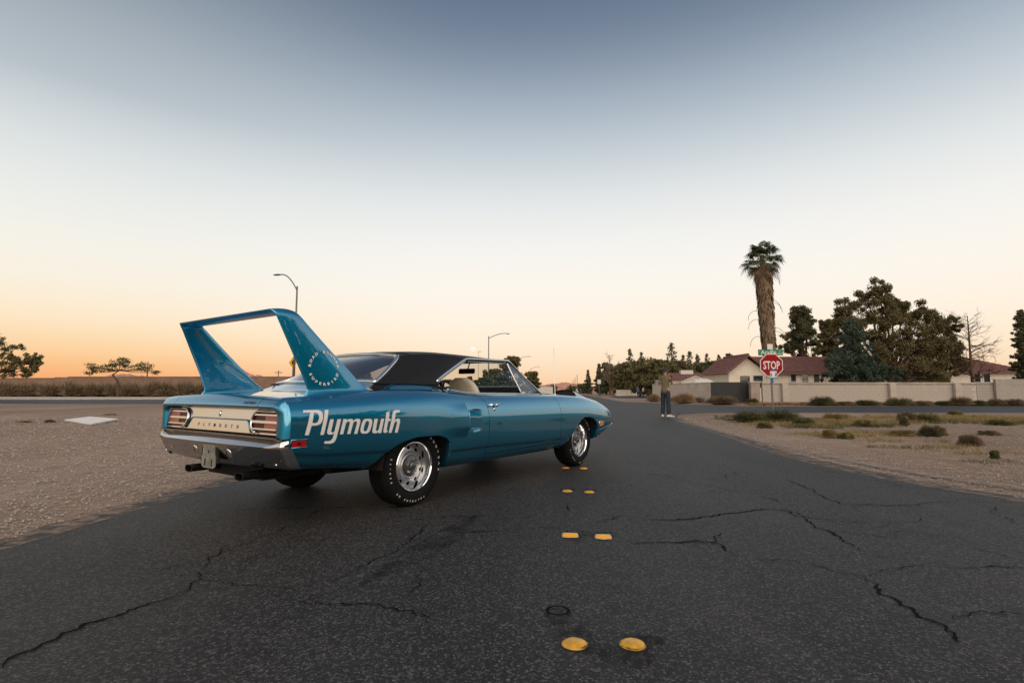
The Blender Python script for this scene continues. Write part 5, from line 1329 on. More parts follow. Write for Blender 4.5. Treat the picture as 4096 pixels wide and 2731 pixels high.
# --- people
def skin_mesh(verts, edges, radii, root_i, m, name, parent, sub=2, smooth_=True):
    me = bpy.data.meshes.new(name); me.from_pydata(verts, edges, []); ob = bpy.data.objects.new(name, me); COL.objects.link(ob)
    md = ob.modifiers.new('s', 'SKIN'); md.use_smooth_shade = True; md.branch_smoothing = .4
    for i, r in enumerate(radii):
        sv = me.skin_vertices[0].data[i]; sv.radius = (r, r) if not isinstance(r, tuple) else r; sv.use_root = (i == root_i)
    ob.modifiers.new('u', 'SUBSURF').levels = sub; ob.modifiers['u'].render_levels = sub
    dg = bpy.context.evaluated_depsgraph_get(); dg.update(); m2 = bpy.data.meshes.new_from_object(ob.evaluated_get(dg)); bpy.data.objects.remove(ob)
    m2.materials.clear(); o = mesh_obj(name, m2, m, parent); m2.polygons.foreach_set('use_smooth', [True]*len(m2.polygons)); return o
def person(loc, heading, H, pose, shirt, trousers, shoes, hair, label, long_hair=False, fingers=False, sleeves='short'):
    root = empty('person', loc, heading); k = H/1.76; P = dict(pel=(0, 0, .95), sp=(0, 0, 1.12), ch=(.01, 0, 1.33), nk=(0, 0, 1.48), nk2=(.012, 0, 1.545), hd=(.03, 0, 1.64), ht=(.015, 0, 1.715),
        ls=(0, .17, 1.42), rs=(0, -.17, 1.42), le=(-.03, .23, 1.15), re=(-.03, -.23, 1.15), lw=(.05, .22, .92), rw=(.05, -.22, .92), lh=(.08, .21, .84), rh=(.08, -.21, .84),
        lp=(0, .092, .83), rp=(0, -.092, .83), lk=(.02, .095, .50), rk=(.02, -.095, .50), la=(-.02, .10, .085), ra=(-.02, -.10, .085), lt=(.13, .115, .035), rt=(.13, -.115, .035)); P.update(pose)
    rad = dict(pel=.120, sp=.122, ch=.138, nk=.058, nk2=.056, hd=.088, ht=.062, ls=.062, rs=.062, le=.042, re=.042, lw=.030, rw=.030, lh=.036, rh=.036, lp=.092, rp=.092, lk=.062, rk=.062, la=.042, ra=.042, lt=.035, rt=.035)
    E = [('pel', 'sp'), ('sp', 'ch'), ('ch', 'nk'), ('nk', 'nk2'), ('nk2', 'hd'), ('hd', 'ht'), ('ch', 'ls'), ('ls', 'le'), ('le', 'lw'), ('lw', 'lh'), ('ch', 'rs'), ('rs', 're'), ('re', 'rw'), ('rw', 'rh'), ('pel', 'lp'), ('lp', 'lk'), ('lk', 'la'), ('la', 'lt'), ('pel', 'rp'), ('rp', 'rk'), ('rk', 'ra'), ('ra', 'rt')]
    def go(names, edges, f, m, nm, parent, root_n):
        names = list(names); V_ = [tuple(c*k for c in P[n]) for n in names]; ix = {n: i for i, n in enumerate(names)}
        return skin_mesh(V_, [(ix[a], ix[b]) for a, b in edges], [f(n)*k for n in names], ix[root_n], m, nm, parent)
    if fingers:
        for s_ in ('l', 'r'):
            w_, h_ = Vector(P[s_+'w']), Vector(P[s_+'h']); d_ = (h_-w_).normalized(); sd_ = d_.cross(Vector((0, 0, 1)) if abs(d_.z) < .9 else Vector((1, 0, 0))).normalized(); cu = d_.cross(sd_)
            for i in range(4):
                a = h_+d_*.02+sd_*(.018*(i-1.5)); P[f'{s_}f{i}a'] = tuple(a); P[f'{s_}f{i}b'] = tuple(a+d_*(.035+.006*(i in (1, 2)))+cu*.008); P[f'{s_}f{i}c'] = tuple(a+d_*(.055+.008*(i in (1, 2)))+cu*.03)
                rad.update({f'{s_}f{i}a': .011, f'{s_}f{i}b': .009, f'{s_}f{i}c': .008}); E += [(s_+'h', f'{s_}f{i}a'), (f'{s_}f{i}a', f'{s_}f{i}b'), (f'{s_}f{i}b', f'{s_}f{i}c')]
            a = w_+d_*.03+sd_*.03; P[s_+'ta'] = tuple(a+sd_*.012); P[s_+'tb'] = tuple(a+d_*.035+sd_*.03); rad.update({s_+'ta': .011, s_+'tb': .009}); E += [(s_+'h', s_+'ta'), (s_+'ta', s_+'tb')]
    body = go(P.keys(), E, lambda n: rad[n], M_skin, 'body', root, 'pel')
    def mid(a, b, t): return tuple(x+(y-x)*t for x, y in zip(P[a], P[b]))
    t_ = .55 if sleeves == 'short' else 1.0
    P['lse'], P['rse'] = mid('ls', 'le', t_), mid('rs', 're', t_); P['hem'] = (P['pel'][0], 0, .80); P['col'] = (P['nk'][0], 0, P['nk'][2]+.01)
    rad.update(lse=.056, rse=.056, hem=.138, col=.055)
    SE = [('hem', 'sp'), ('sp', 'ch'), ('ch', 'col'), ('ch', 'ls'), ('ls', 'lse'), ('ch', 'rs'), ('rs', 'rse')]; SN = ['hem', 'sp', 'ch', 'col', 'ls', 'lse', 'rs', 'rse']
    if sleeves == 'long':
        SE += [('lse', 'lw'), ('rse', 'rw')]; SN += ['lw', 'rw']
    go(SN, SE, lambda n: rad[n]+.022, shirt, 'shirt', root, 'ch')
    P['w1'], P['w2'] = (0, 0, 1.08), (0, 0, .95); rad.update(w1=.112, w2=.122)
    go(['w1', 'w2', 'lp', 'lk', 'la', 'rp', 'rk', 'ra'], [('w1', 'w2'), ('w2', 'lp'), ('lp', 'lk'), ('lk', 'la'), ('w2', 'rp'), ('rp', 'rk'), ('rk', 'ra')], lambda n: rad[n]+.018+(.024 if n in ('la', 'ra') else 0), trousers, 'trousers', root, 'w1')
    for s_ in ('l', 'r'):
        a, b = Vector(P[s_+'a'])*k, Vector(P[s_+'t'])*k; d_ = (b-a); d_.z = 0; d_.normalize(); rows = []
        for i in range(9):
            t = i/8; c = a-d_*.09*k+d_*.32*k*t; h_ = (.085-.045*t)*k*(math.sin(math.pi*min(1, .12+t*.80))**.4); w_ = .052*k*math.sin(math.pi*min(.97, .10+.85*t))**.35
            n_ = Vector((-d_.y, d_.x, 0)); rows.append([(c.x+n_.x*w_*math.cos(q), c.y+n_.y*w_*math.cos(q), max(0, h_*.5+h_*.62*math.sin(q))) for q in np.linspace(0, 2*math.pi, 12, endpoint=False)])
        mbx = MB().grid(rows, closed_v=True); mbx.f += [tuple(range(12)), tuple(range(96, 108))]; mbx.m += [0, 0]; mbx.build('shoe', shoes, root, smooth=True)
    hc = Vector(P['hd'])*k; rows = []
    for i in range(8):
        th_ = math.pi*.56*i/7; rows.append([(hc.x-.018*k+.104*k*math.sin(th_)*math.cos(q)*1.05, hc.y+.094*k*math.sin(th_)*math.sin(q), hc.z+.022*k+.108*k*math.cos(th_)+(.05*k*math.cos(q) if th_ > 1.2 else 0)) for q in np.linspace(0, 2*math.pi, 16, endpoint=False)])
    MB().grid(rows, closed_v=True).build('hair', hair, root, smooth=True)
    if long_hair: MB().tube([hc+Vector((-.07, 0, .05))*k, hc+Vector((-.11, 0, -.12))*k, hc+Vector((-.12, 0, -.32))*k, hc+Vector((-.10, 0, -.45))*k], [.09*k, .10*k, .09*k, .03*k], 10).build('long_hair', hair, root, smooth=True)
    # face: nose, eyes, ears
    fm = MB(); fx = hc+Vector((.088, 0, 0))*k
    fm.add([fx+Vector((0, -.014, -.02))*k, fx+Vector((0, .014, -.02))*k, fx+Vector((.028, 0, -.022))*k, fx+Vector((-.002, 0, .03))*k], [(0, 1, 2), (0, 2, 3), (1, 3, 2)]).build('nose', M_skin, root)
    for s_ in (-1, 1):
        e_ = MB().lathe([(.0001, .008), (.008, .006), (.011, 0)], 10, 'y').build('eye', M_hair, root); e_.location = fx+Vector((-.008, s_*.034, .012))*k; e_.rotation_euler = (0, 0, R(-90)); e_.scale = (k,)*3
        e_ = MB().lathe([(.0001, .01), (.018, .008), (.024, 0)], 10, 'y').build('ear', M_skin, root); e_.location = hc+Vector((-.005, s_*.088, -.005))*k; e_.rotation_euler = (0, 0, 0 if s_ > 0 else math.pi); e_.scale = (k, k, 1.4*k)
    tag(root, label, 'person'); return root
olive = mat('olive_shirt', (.15, .125, .070), .9, noise=(20, .15)); jeans = mat('dark_jeans', (.022, .032, .048), .9, noise=(25, .3)); wsh = mat('white_shoes', (.66, .64, .62), .7)
man_p = G(2664, 1667, .016); man = person(man_p, R(52), 1.84, dict(re=(.17, -.20, 1.16), rw=(.17, -.12, 1.40), rh=(.150, -.085, 1.50), le=(.02, .26, 1.17), lw=(.20, .13, 1.22), lh=(.25, .06, 1.26), hd=(.045, -.01, 1.64), ht=(.03, -.01, 1.715),
    lk=(.03, .10, .50), la=(-.02, .115, .085), rk=(.0, -.10, .50), ra=(-.03, -.13, .085), lt=(.11, .16, .035), rt=(.08, -.20, .035)), olive, jeans, wsh, M_hair, 'man in olive T-shirt and dark jeans with one hand at his face', fingers=True)
ph = MB().box(-.005, .005, -.035, .035, -.07, .07).build('phone', M_blk); c_, s_ = math.cos(R(52)), math.sin(R(52))
lp = Vector((.165, -.055, 1.565))*1.84/1.76; ph.location = man_p+Vector((lp.x*c_-lp.y*s_, lp.x*s_+lp.y*c_, lp.z)); ph.rotation_euler = (R(20), R(10), R(52)); tag(ph, 'black phone held to the ear of the man in olive', 'phone')
blue = mat('blue_jacket', (.03, .12, .32), .8); pink = mat('pale_pink_shirt', (.55, .45, .46), .8); blk = mat('black_cloth', (.012, .012, .013), .9); white = mat('white_shirt', (.70, .68, .66), .8); jeans2 = mat('mid_jeans', (.06, .085, .10), .9)
person(G(2552, 1588, .01), R(200), 1.68, {}, blue, blk, blk, M_hair, 'person in blue jacket walking dogs, left one of the far pair', sleeves='long')
person(G(2573, 1588, .01), R(20), 1.68, {}, pink, blk, blk, M_hair, 'person in pale pink top beside the blue jacket', sleeves='short')
person(XA(2612, 78), R(80), 1.62, {}, blk, blk, blk, M_hair, 'long-haired woman in black behind the dry bush', long_hair=True, sleeves='long')
person(XA(2641, 70), R(90), 1.72, {}, white, jeans2, blk, mat('grey_hair', (.16, .13, .11), .8), 'person in white T-shirt and jeans just left of the man in olive')
def dog(loc, heading, s, m, label):
    D = empty('dog', loc, heading)
    V_ = [(-.30, 0, .42), (-.1, 0, .44), (.15, 0, .43), (.30, 0, .46), (.42, 0, .60), (.55, 0, .60), (.66, 0, .57), (-.45, 0, .50), (-.55, 0, .62), (.27, .08, .40), (.27, .09, .20), (.28, .09, .02), (.27, -.08, .40), (.27, -.09, .20), (.28, -.09, .02), (-.28, .08, .38), (-.22, .09, .26), (-.33, .09, .16), (-.30, .09, .02), (-.28, -.08, .38), (-.22, -.09, .26), (-.33, -.09, .16), (-.30, -.09, .02)]
    E_ = [(0, 1), (1, 2), (2, 3), (3, 4), (4, 5), (5, 6), (0, 7), (7, 8), (3, 9), (9, 10), (10, 11), (3, 12), (12, 13), (13, 14), (0, 15), (15, 16), (16, 17), (17, 18), (0, 19), (19, 20), (20, 21), (21, 22)]
    r_ = [.12, .12, .15, .13, .08, .08, .04, .03, .02, .05, .03, .025, .05, .03, .025, .07, .05, .03, .025, .07, .05, .03, .025]
    skin_mesh([tuple(c*s for c in v) for v in V_], E_, [c*s for c in r_], 2, m, 'body', D)
    for sg in (-1, 1): MB().add([(.50*s, sg*.04*s, .66*s), (.56*s, sg*.05*s, .66*s), (.52*s, sg*.06*s, .76*s), (.53*s, sg*.03*s, .66*s)], [(0, 1, 2), (0, 2, 3), (1, 3, 2)]).build('ear', m, D)
    tag(D, label, 'dog')
dog(G(2541, 1588, .01), R(170), .85, mat('white_fur', (.6, .55, .52), .9), 'small white dog left of the person in blue'); dog(G(2562, 1588, .01), R(80), 1.1, blk, 'black dog between the two far dog walkers')
# --- the moon, rising
mo = MB().lathe([(12.5*math.sin(math.pi*i/12)+.001, 12.5*math.cos(math.pi*i/12)) for i in range(13)], 24, 'z').build('moon', mat('moon', (.05, .05, .05), 1, emit=((1, .92, .80), .98)), smooth=True)
mo.location = A(1892, 1395, 2600); tag(mo, 'pale full moon low in the sky above the car roof', 'moon')
# --- hills on the horizon
def hills(name, az0, az1, dist, hfun, seed, m, n=160):
    r = random.Random(seed); ph_ = [r.random()*6.28 for _ in range(12)]; rows = [[], [], [], []]
    for i in range(n+1):
        a = R(az0+(az1-az0)*i/n); h = hfun(az0+(az1-az0)*i/n)
        f = sum(math.sin(a*k*9+ph_[j])/(j+1) for j, k in enumerate((1.3, 2.7, 5.1, 9.7, 17, 31, 55, 90)))
        h = max(2, h*(1+.16*f))
        for k, (dd, hh) in enumerate(((-.06, 0), (-.03, .45), (0, 1), (.06, 0))):
            q = dist*(1+dd*(1+.3*math.sin(a*37+k))); rows[k].append((q*math.sin(a), q*math.cos(a), h*hh*(1+.15*math.sin(a*130+k*2)) if 0 < hh < 1 else h*hh))
    o = MB().grid(rows).build(name, m, smooth=False, fix=False); tag(o, kind='structure')
M_hill = mat('alpenglow_rock', (.50, .25, .20), 1, noise=(.004, .2), spec=0.)  # pink glow of the low sun is put into the rock colour
def hfront(a):
    b = 1200*.0
    return 9000*(math.tan(R(.95))*max(math.exp(-((a-5.5)/4.2)**2), .05)+math.tan(R(1.75))*math.exp(-((a+27)/2.6)**2)+math.tan(R(1.45))*math.exp(-((a+21)/4.5)**2)+math.tan(R(1.2))*math.exp(-((a+35)/6)**2))
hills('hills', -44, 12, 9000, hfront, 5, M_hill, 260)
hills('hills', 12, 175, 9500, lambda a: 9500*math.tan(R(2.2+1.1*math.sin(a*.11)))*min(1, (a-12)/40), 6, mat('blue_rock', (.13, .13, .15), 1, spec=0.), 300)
# ================================================================== trees, shrubs, weeds
def leaf_arrays(cl, size, seed, aspect=.55, shell=.55, flat=0.):
    """cl: rows of (cx,cy,cz,rx,ry,rz,n); returns quads scattered through the clumps"""
    r = np.random.default_rng(seed); cl = np.array(cl, float); n = cl[:, 6].astype(int); C = np.repeat(cl[:, :6], n, axis=0); N = len(C)
    d = r.normal(size=(N, 3)); d /= np.linalg.norm(d, axis=1)[:, None]; rad = (shell+(1-shell)*r.random(N))*r.random(N)**.12
    P = C[:, :3]+d*C[:, 3:6]*rad[:, None]
    a = r.normal(size=(N, 3)); a[:, 2] -= flat; a /= np.linalg.norm(a, axis=1)[:, None]; b = np.cross(a, r.normal(size=(N, 3))); b /= np.linalg.norm(b, axis=1)[:, None]
    s = size*(.55+.9*r.random(N))[:, None]
    V = np.stack([P-a*s, P+b*s*aspect, P+a*s, P-b*s*aspect], 1).reshape(-1, 3)
    return V, np.arange(4*N).reshape(-1, 4)
def np_mesh(name, V, F, m, parent=None):
    me = bpy.data.meshes.new(name); nF, k = F.shape
    me.vertices.add(len(V)); me.vertices.foreach_set('co', V.astype(np.float32).ravel()); me.loops.add(nF*k); me.loops.foreach_set('vertex_index', F.astype(np.int32).ravel())
    me.polygons.add(nF); me.polygons.foreach_set('loop_start', np.arange(0, nF*k, k, dtype=np.int32)); me.update(calc_edges=True)
    return mesh_obj(name, me, m, parent)
def leafm(name, c1, c2, sc=.5): return mat(name, c1, .75, noise=(sc, .3, c2), spec=.2)
ML = dict(olive=leafm('leaf_olive', (.100, .094, .040), (.200, .172, .080)), brown=leafm('leaf_autumn_brown', (.092, .078, .034), (.190, .155, .070)), pine=leafm('needle_dark', (.068, .072, .036), (.145, .138, .070)),
          spruce=leafm('needle_blue_green', (.036, .055, .038), (.090, .122, .086)), green=leafm('leaf_green', (.045, .065, .022), (.10, .12, .045)), palm=leafm('palm_green', (.050, .062, .026), (.10, .11, .05)),
          thatch=leafm('palm_thatch', (.145, .098, .062), (.31, .215, .14), 1.2), dry=leafm('dry_twig', (.20, .125, .065), (.36, .245, .14), 2.0), drydark=leafm('dry_twig_dark', (.10, .070, .042), (.21, .15, .09), 2.), grey=leafm('grey_twig', (.20, .15, .12), (.30, .23, .19), 2.),
          yel=leafm('yellow_grass', (.20, .145, .055), (.36, .27, .12), 1.5), weed=leafm('weed_green', (.070, .072, .028), (.16, .145, .065), 1.5), weedd=leafm('weed_dark', (.045, .050, .022), (.105, .100, .046), 1.5))
M_bark = mat('bark', (.085, .060, .042), .95, noise=(4, .35), bump=(12, .6, .03)); M_barkp = mat('pale_bark', (.20, .15, .11), .95, noise=(4, .3))
def broadleaf(px, Y, top, half_px, base_py=None, m='olive', label='', seed=1, lobes=14, per=260, leaf=.16, low=.25, shape=None, group='trees around the crossing', bark=None, name='tree', cx_off=0):
    r = random.Random(seed); b = XA(px, Y); T = empty(name, b); H = A(px, top, Y).z; RX = half_px/FPX*Y; z0 = H*low
    cl = []; limbs = MB(); trunk_top = Vector((0, 0, H*max(.22, low*.9)))
    limbs.tube([(0, 0, 0), (RX*.02, 0, trunk_top.z*.5), tuple(trunk_top)], [H*.030, H*.024, H*.019], 8)
    L = shape or []
    if not L:
        for i in range(lobes):
            a = r.random()*6.28; q = r.random()**.6; h = r.random(); ww = math.sin(math.pi*min(1, .18+.78*h))**.7
            L.append((RX*q*ww*math.cos(a)*.80, RX*q*ww*math.sin(a)*.6, z0+(H-z0)*(.10+.80*h), RX*(.30+.22*r.random())))
    for (x, y, z, rr) in L:
        c = Vector((x, y, z)); mid = trunk_top.lerp(c, .55)+Vector((0, 0, -.08*H*r.random()))
        limbs.tube(crom([trunk_top+Vector((0, 0, -.1*H*r.random())), mid, c], 4), [H*.012, H*.011, H*.010, H*.009, H*.008, H*.007, H*.006, H*.005, H*.003], 5)
        for k in range(12):
            dd = Vector((r.gauss(0, 1), r.gauss(0, 1), r.gauss(0, .9))).normalized()*rr*(1.05*r.random()**.45); s = rr*(.26+.26*r.random())
            cl.append((x+dd.x, y+dd.y, min(z+dd.z, H-s*.4), s, s, s*.85, per*1.9/12))
            if r.random() < .5: limbs.tube([c, c+dd*.9], [H*.004, H*.0015], 4)
    cl = [c_[:6]+(c_[6]*2.1,) for c_ in cl]; V, F = leaf_arrays(cl, leaf*.66, seed, shell=.05); np_mesh('crown', V, F, ML[m], T); limbs.build('trunk', bark or M_bark, T, smooth=True)
    tag(T, label, 'tree', group); return T
def conifer(px, Y, top, half_px, m='pine', label='', seed=1, levels=13, leaf=.16, low=.10, per=46, droop=.15, open_=1.0, group='trees around the crossing', power=.85, name='conifer'):
    r = random.Random(seed); T = empty(name, XA(px, Y)); H = A(px, top, Y).z; RX = half_px/FPX*Y; cl = []; tr = MB().tube([(0, 0, 0), (0, 0, H*.5), (0, 0, H*.98)], [H*.022, H*.014, H*.003], 7)
    NBR = int(levels*7*open_)
    for i in range(NBR):
        t = ((i+r.random())/NBR)**1.15; z = H*(low+(1-low)*t); R_ = RX*(1-t)**power*(1-.35*max(0, .12-t)/.12)+.10
        a = i*2.4+r.uniform(-.6, .6); Lb = R_*(.45+.65*r.random()); e = Vector((Lb*math.cos(a), Lb*math.sin(a), Lb*(-droop+r.uniform(-.05, .35))))
        tr.tube([(0, 0, z), tuple(Vector((0, 0, z))+e*.6), tuple(Vector((0, 0, z))+e)], [H*.0035, H*.0025, H*.001], 4)
        ns = max(1, int(Lb/(RX*.20)))
        for q in range(ns):
            f = (q+.45+.5*r.random())/ns; s = max(.14, RX*.19*(1.2-.45*f)*(.7+.6*r.random())); cl.append((e.x*f, e.y*f, z+e.z*f+s*.2, s, s, s*.8, per*.72))
    cl.append((0, 0, H*.97, RX*.07+.06, RX*.07+.06, H*.03, per))
    cl = [c_[:6]+(c_[6]*1.8,) for c_ in cl]; V, F = leaf_arrays(cl, leaf*.68, seed, aspect=.35, shell=.05); np_mesh('crown', V, F, ML[m], T); tr.build('trunk', M_bark, T)
    tag(T, label, 'tree', group); return T
def bare_tree(px, Y, top, half_px, label, seed, m=None, lean=0., n=26, thick=1.0, upward=.5, group='bare trees'):
    r = random.Random(seed); T = empty('bare_tree', XA(px, Y)); H = A(px, top, Y).z; RX = half_px/FPX*Y; tr = MB(); br = MB()
    tr.tube([(0, 0, 0), (lean*.3, 0, H*.4), (lean*.7, 0, H*.7), (lean, 0, H)], [H*.026*thick, H*.020*thick, H*.012*thick, H*.004], 8)
    def grow(p, d, L, rad, dep):
        P = [p]; q = Vector(p); dd = Vector(d)
        for k in range(4):
            dd = (dd+Vector((r.gauss(0, .16), r.gauss(0, .16), r.gauss(0, .12)))).normalized(); q = q+dd*L/4; P.append(q.copy())
        br.tube(P, [rad*(1-.8*k/4) for k in range(5)], 4, cap=False)
        if dep:
            for k in range(5):
                t = 1+int(r.random()*3.9); nd = (dd+Vector((r.gauss(0, .6), r.gauss(0, .6), r.gauss(.1, .45)))).normalized(); grow(P[t], nd, L*(.38+.25*r.random()), rad*.45, dep-1)
    for i in range(n):
        t = .22+.76*i/n; z = H*t; a = r.random()*6.28; side = math.copysign(1, math.cos(a)); Lb = RX*(1.15-.75*t)*(.6+.5*r.random())
        grow(Vector((lean*t, 0, z)), Vector((math.cos(a), math.sin(a)*.8, upward*(.3+.9*r.random()))).normalized(), Lb*1.2, H*.010*thick*(1.2-t*.8), 2)
    tr.build('trunk', m or M_bark, T, smooth=True); br.build('branches', m or M_bark, T, fix=False); tag(T, label, 'tree', group)
# ---- the fan palm with its skirt of dead fronds
def palm():
    r = random.Random(11); Y = 62; T = empty('palm_tree', XA(3092, Y)); H = A(3070, 1005, Y).z; dx = (3071-3092)/FPX*Y
    ax = lambda z: dx*(z/H)**1.0
    MB().tube([(0, 0, 0), (ax(H*.5), 0, H*.5), (ax(H), 0, H*.97)], [.42, .33, .26], 10).build('trunk', M_bark, T, smooth=True)
    V = []; F = []
    for i in range(2200):                                   # hanging thatch
        z = H*(.27+.60*r.random()); t = (z/H-.27)/.6; a = r.random()*6.28; R0 = .35+.3*r.random(); R1 = (.58+.34*t)*(.75+.5*r.random())
        p = Vector((ax(z)+R0*math.cos(a), R0*math.sin(a), z)); L = .7+1.0*r.random(); q = Vector((ax(z)+R1*math.cos(a+.1), R1*math.sin(a+.1), z-L)); s = Vector((-math.sin(a), math.cos(a), 0))*(.05+.10*r.random()); o = len(V)
        md = p.lerp(q, .55)+Vector((math.cos(a), math.sin(a), 0))*.12
        V += [p, md+s, q, md-s]; F.append((o, o+1, o+2, o+3))
    np_mesh('thatch', np.array([tuple(v) for v in V]), np.array(F), ML['thatch'], T)
    for i in range(58):                                     # fan fronds
        el = -1.35+2.65*(i/57)**1.05; a = i*2.399; st = Vector((ax(H), 0, H*(.94+.02*math.sin(i)))); dirv = Vector((math.cos(a)*math.cos(el), math.sin(a)*math.cos(el), math.sin(el)))
        Ls = 1.15+.55*r.random(); hub = st+dirv*Ls+Vector((0, 0, -.10)); VV = []; FF = []; side = dirv.cross(Vector((0, 0, 1))); side = side.normalized() if side.length > .1 else Vector((1, 0, 0)); up = side.cross(dirv)
        for k in range(22):
            f = R(-115+230*k/21); d = (dirv*math.cos(f)+side*math.sin(f)); Lf = (1.0+.3*r.random())*(1-.25*abs(f)/2); tip = hub+d*Lf+Vector((0, 0, -.42*Lf-.15*r.random()))+up*r.gauss(0, .05); m_ = hub+d*Lf*.55+up*.04; w_ = (d.cross(up)).normalized()*.050; o = len(VV)
            VV += [hub, m_+w_, tip, m_-w_]; FF.append((o, o+1, o+2, o+3))
        pet = MB().tube([st, hub], [.03, .02], 4)
        fr_ = np_mesh('frond', np.array([tuple(v) for v in VV]), np.array(FF), ML['palm'] if i > 15 else ML['thatch'], T); pet.build('stalk', ML['thatch'], fr_, fix=False)
    for i in range(10):                                      # stray dead stalks
        z = H*(.35+.5*r.random()); a = r.choice((0, math.pi))+r.uniform(-.5, .5); p = Vector((ax(z), 0, z)); P = crom([p, p+Vector((1.2*math.cos(a), .3, .25)), p+Vector((1.9*math.cos(a), .3, -.2)), p+Vector((2.1*math.cos(a), .3, -.9))], 4)
        MB().tube(P, .025, 4).build('dead_stalk', ML['thatch'], T)
    tag(T, 'tall fan palm with a skirt of dead fronds behind the cream house', 'palm tree')
palm()
# ---- right side trees (photographed positions: column, distance, top row, half width)
broadleaf(3215, 68, 1226, 82, m='pine', label='dark rounded pine between the palm and the big brown tree', seed=21, lobes=22, per=420, leaf=.17, low=.28)
broadleaf(3335, 60, 1262, 62, m='brown', label='small brown-leaved tree right of the dark pine', seed=22, lobes=20, per=600, leaf=.15)
Yb = 50; k_ = Yb/FPX
big = [((px-3570)*k_, dy, A(3570, py, Yb).z, rr*k_) for px, py, rr, dy in ((3545, 1175, 62, 0), (3585, 1165, 48, .5), (3480, 1205, 62, -.5), (3560, 1250, 75, .4), (3400, 1240, 48, .2), (3385, 1290, 55, -.3), (3480, 1300, 75, .6), (3600, 1300, 70, -.6), (3690, 1250, 55, .3), (3740, 1290, 62, .5), (3800, 1290, 50, 0), (3835, 1315, 38, .4), (3670, 1340, 80, .2), (3760, 1370, 70, -.4), (3560, 1380, 80, .5), (3650, 1430, 85, -.5), (3740, 1450, 75, .4), (3620, 1490, 80, -.8), (3710, 1510, 70, -.9), (3790, 1480, 55, -.3), (3520, 1460, 60, .6), (3665, 1545, 55, -1.2), (3600, 1540, 45, -1.2), (3440, 1340, 60, .8), (3520, 1330, 65, 0), (3620, 1370, 70, .2), (3700, 1400, 70, 0), (3560, 1440, 70, 0), (3790, 1420, 60, 0), (3820, 1370, 45, .2), (3600, 1230, 50, .2))]
broadleaf(3570, Yb, 1112, 250, m='brown', label='biggest tree, dense and brown-green, between the two houses', seed=23, per=1250, leaf=.12, shape=big)
conifer(3420, 46, 1290, 125, 'spruce', 'blue-green spruce in front of the big brown tree', 24, levels=16, leaf=.15, per=70, droop=.05, open_=1.6, power=.62, low=.03)
sp = [((px-3400)*46/FPX, dy, A(3400, py, 46).z, rr*46/FPX) for px, py, rr, dy in ((3340, 1450, 45, -.4), (3390, 1480, 50, -.8), (3330, 1500, 45, -.6), (3440, 1500, 50, -.7), (3500, 1490, 50, -.4), (3545, 1500, 40, -.3), (3470, 1440, 50, -.2))]
broadleaf(3400, 45.6, 1420, 100, m='spruce', label='low blue-green shrub at the foot of the spruce', seed=25, per=620, leaf=.12, shape=sp, name='shrub_tree')
bare_tree(3893, 49, 1262, 105, 'bare leafless tree in front of the right house', 26, n=46, thick=.75, upward=.55, m=mat('reddish_bark', (.13, .075, .055), .95))
conifer(4108, 44, 1245, 52, 'pine', 'dark cypress cut by the right picture edge', 27, levels=16, leaf=.14, per=60, droop=.10, open_=1.5, power=.5, low=.03)
broadleaf(2948, 66, 1378, 48, m='olive', label='round olive tree behind the left end of the cream house', seed=28, lobes=12, per=380, leaf=.15)
conifer(2918, 60, 1418, 26, 'green', 'slim green cypress left of the cream house', 29, levels=14, leaf=.13, per=60, droop=-.3, open_=1.4, power=.4, low=.05)
# ---- trees behind the man
mid = [(2522, 110, 1397, 37, 'pine', 'irregular tall pine, leftmost above the olive trees'), (2568, 118, 1411, 31, 'pine', 'second pine left of the man'), (2606, 125, 1430, 26, 'pine', 'small pine just left of the man'), (2690, 105, 1375, 58, 'pine', 'tallest open pine right above the man'),
       (2736, 120, 1422, 37, 'pine', 'first pine right of the tallest pine'), (2762, 112, 1408, 37, 'pine', 'second pine right of the tallest pine'), (2794, 120, 1420, 34, 'pine', 'third pine right of the tallest pine'), (2832, 118, 1418, 37, 'pine', 'fourth pine right of the tallest pine'), (2880, 120, 1420, 31, 'pine', 'pine nearest the cream house roof')]
for i, (px, Y, top, hw, m, lb) in enumerate(mid): conifer(px, Y, top, hw, m, lb, 40+i, levels=9, leaf=.22, per=30, droop=-.15, open_=1.0, power=.7, low=.15, name='pine_tree')
for i, (px, Y, top, hw, m, lb) in enumerate([(2490, 112, 1465, 52, 'olive', 'leftmost broad olive tree behind the dog walkers'), (2560, 100, 1442, 75, 'olive', 'broad olive tree above the woman in black'), (2640, 96, 1452, 78, 'olive', 'broad dark olive tree behind the man'), (2720, 98, 1455, 66, 'brown', 'brownish tree right behind the man'), (2800, 104, 1462, 60, 'olive', 'olive tree above the small far house'), (2865, 98, 1455, 52, 'green', 'greener tree left of the slim cypress'),
                                            (2425, 135, 1462, 46, 'pine', 'dark broad tree behind the portable sign')]):
    broadleaf(px, Y, top-10, hw*1.15, m=m, label=lb, seed=60+i, lobes=22, per=300, leaf=.26, low=.12)
conifer(2353, 150, 1481, 26, 'pine', 'small conifer right of the far poles', 70, levels=11, leaf=.3, per=26, low=.05)
conifer(2398, 142, 1456, 34, 'pine', 'dark conifer left of the grey dry shrub', 71, levels=12, leaf=.3, per=30, low=.05)
bare_tree(2440, 128, 1421, 48, 'pale bare tree rising above the dark trees beside the far road', 72, m=ML['grey'], n=26, thick=.8, upward=1.6)
broadleaf(2452, 126, 1480, 34, m='grey', label='pale grey dry shrub tree above the dumpster', seed=73, lobes=10, per=300, leaf=.2, low=.2)
broadleaf(2335, 200, 1536, 40, m='pine', label='low dark tree behind the far white truck', seed=74, lobes=10, per=200, leaf=.3, low=.05)
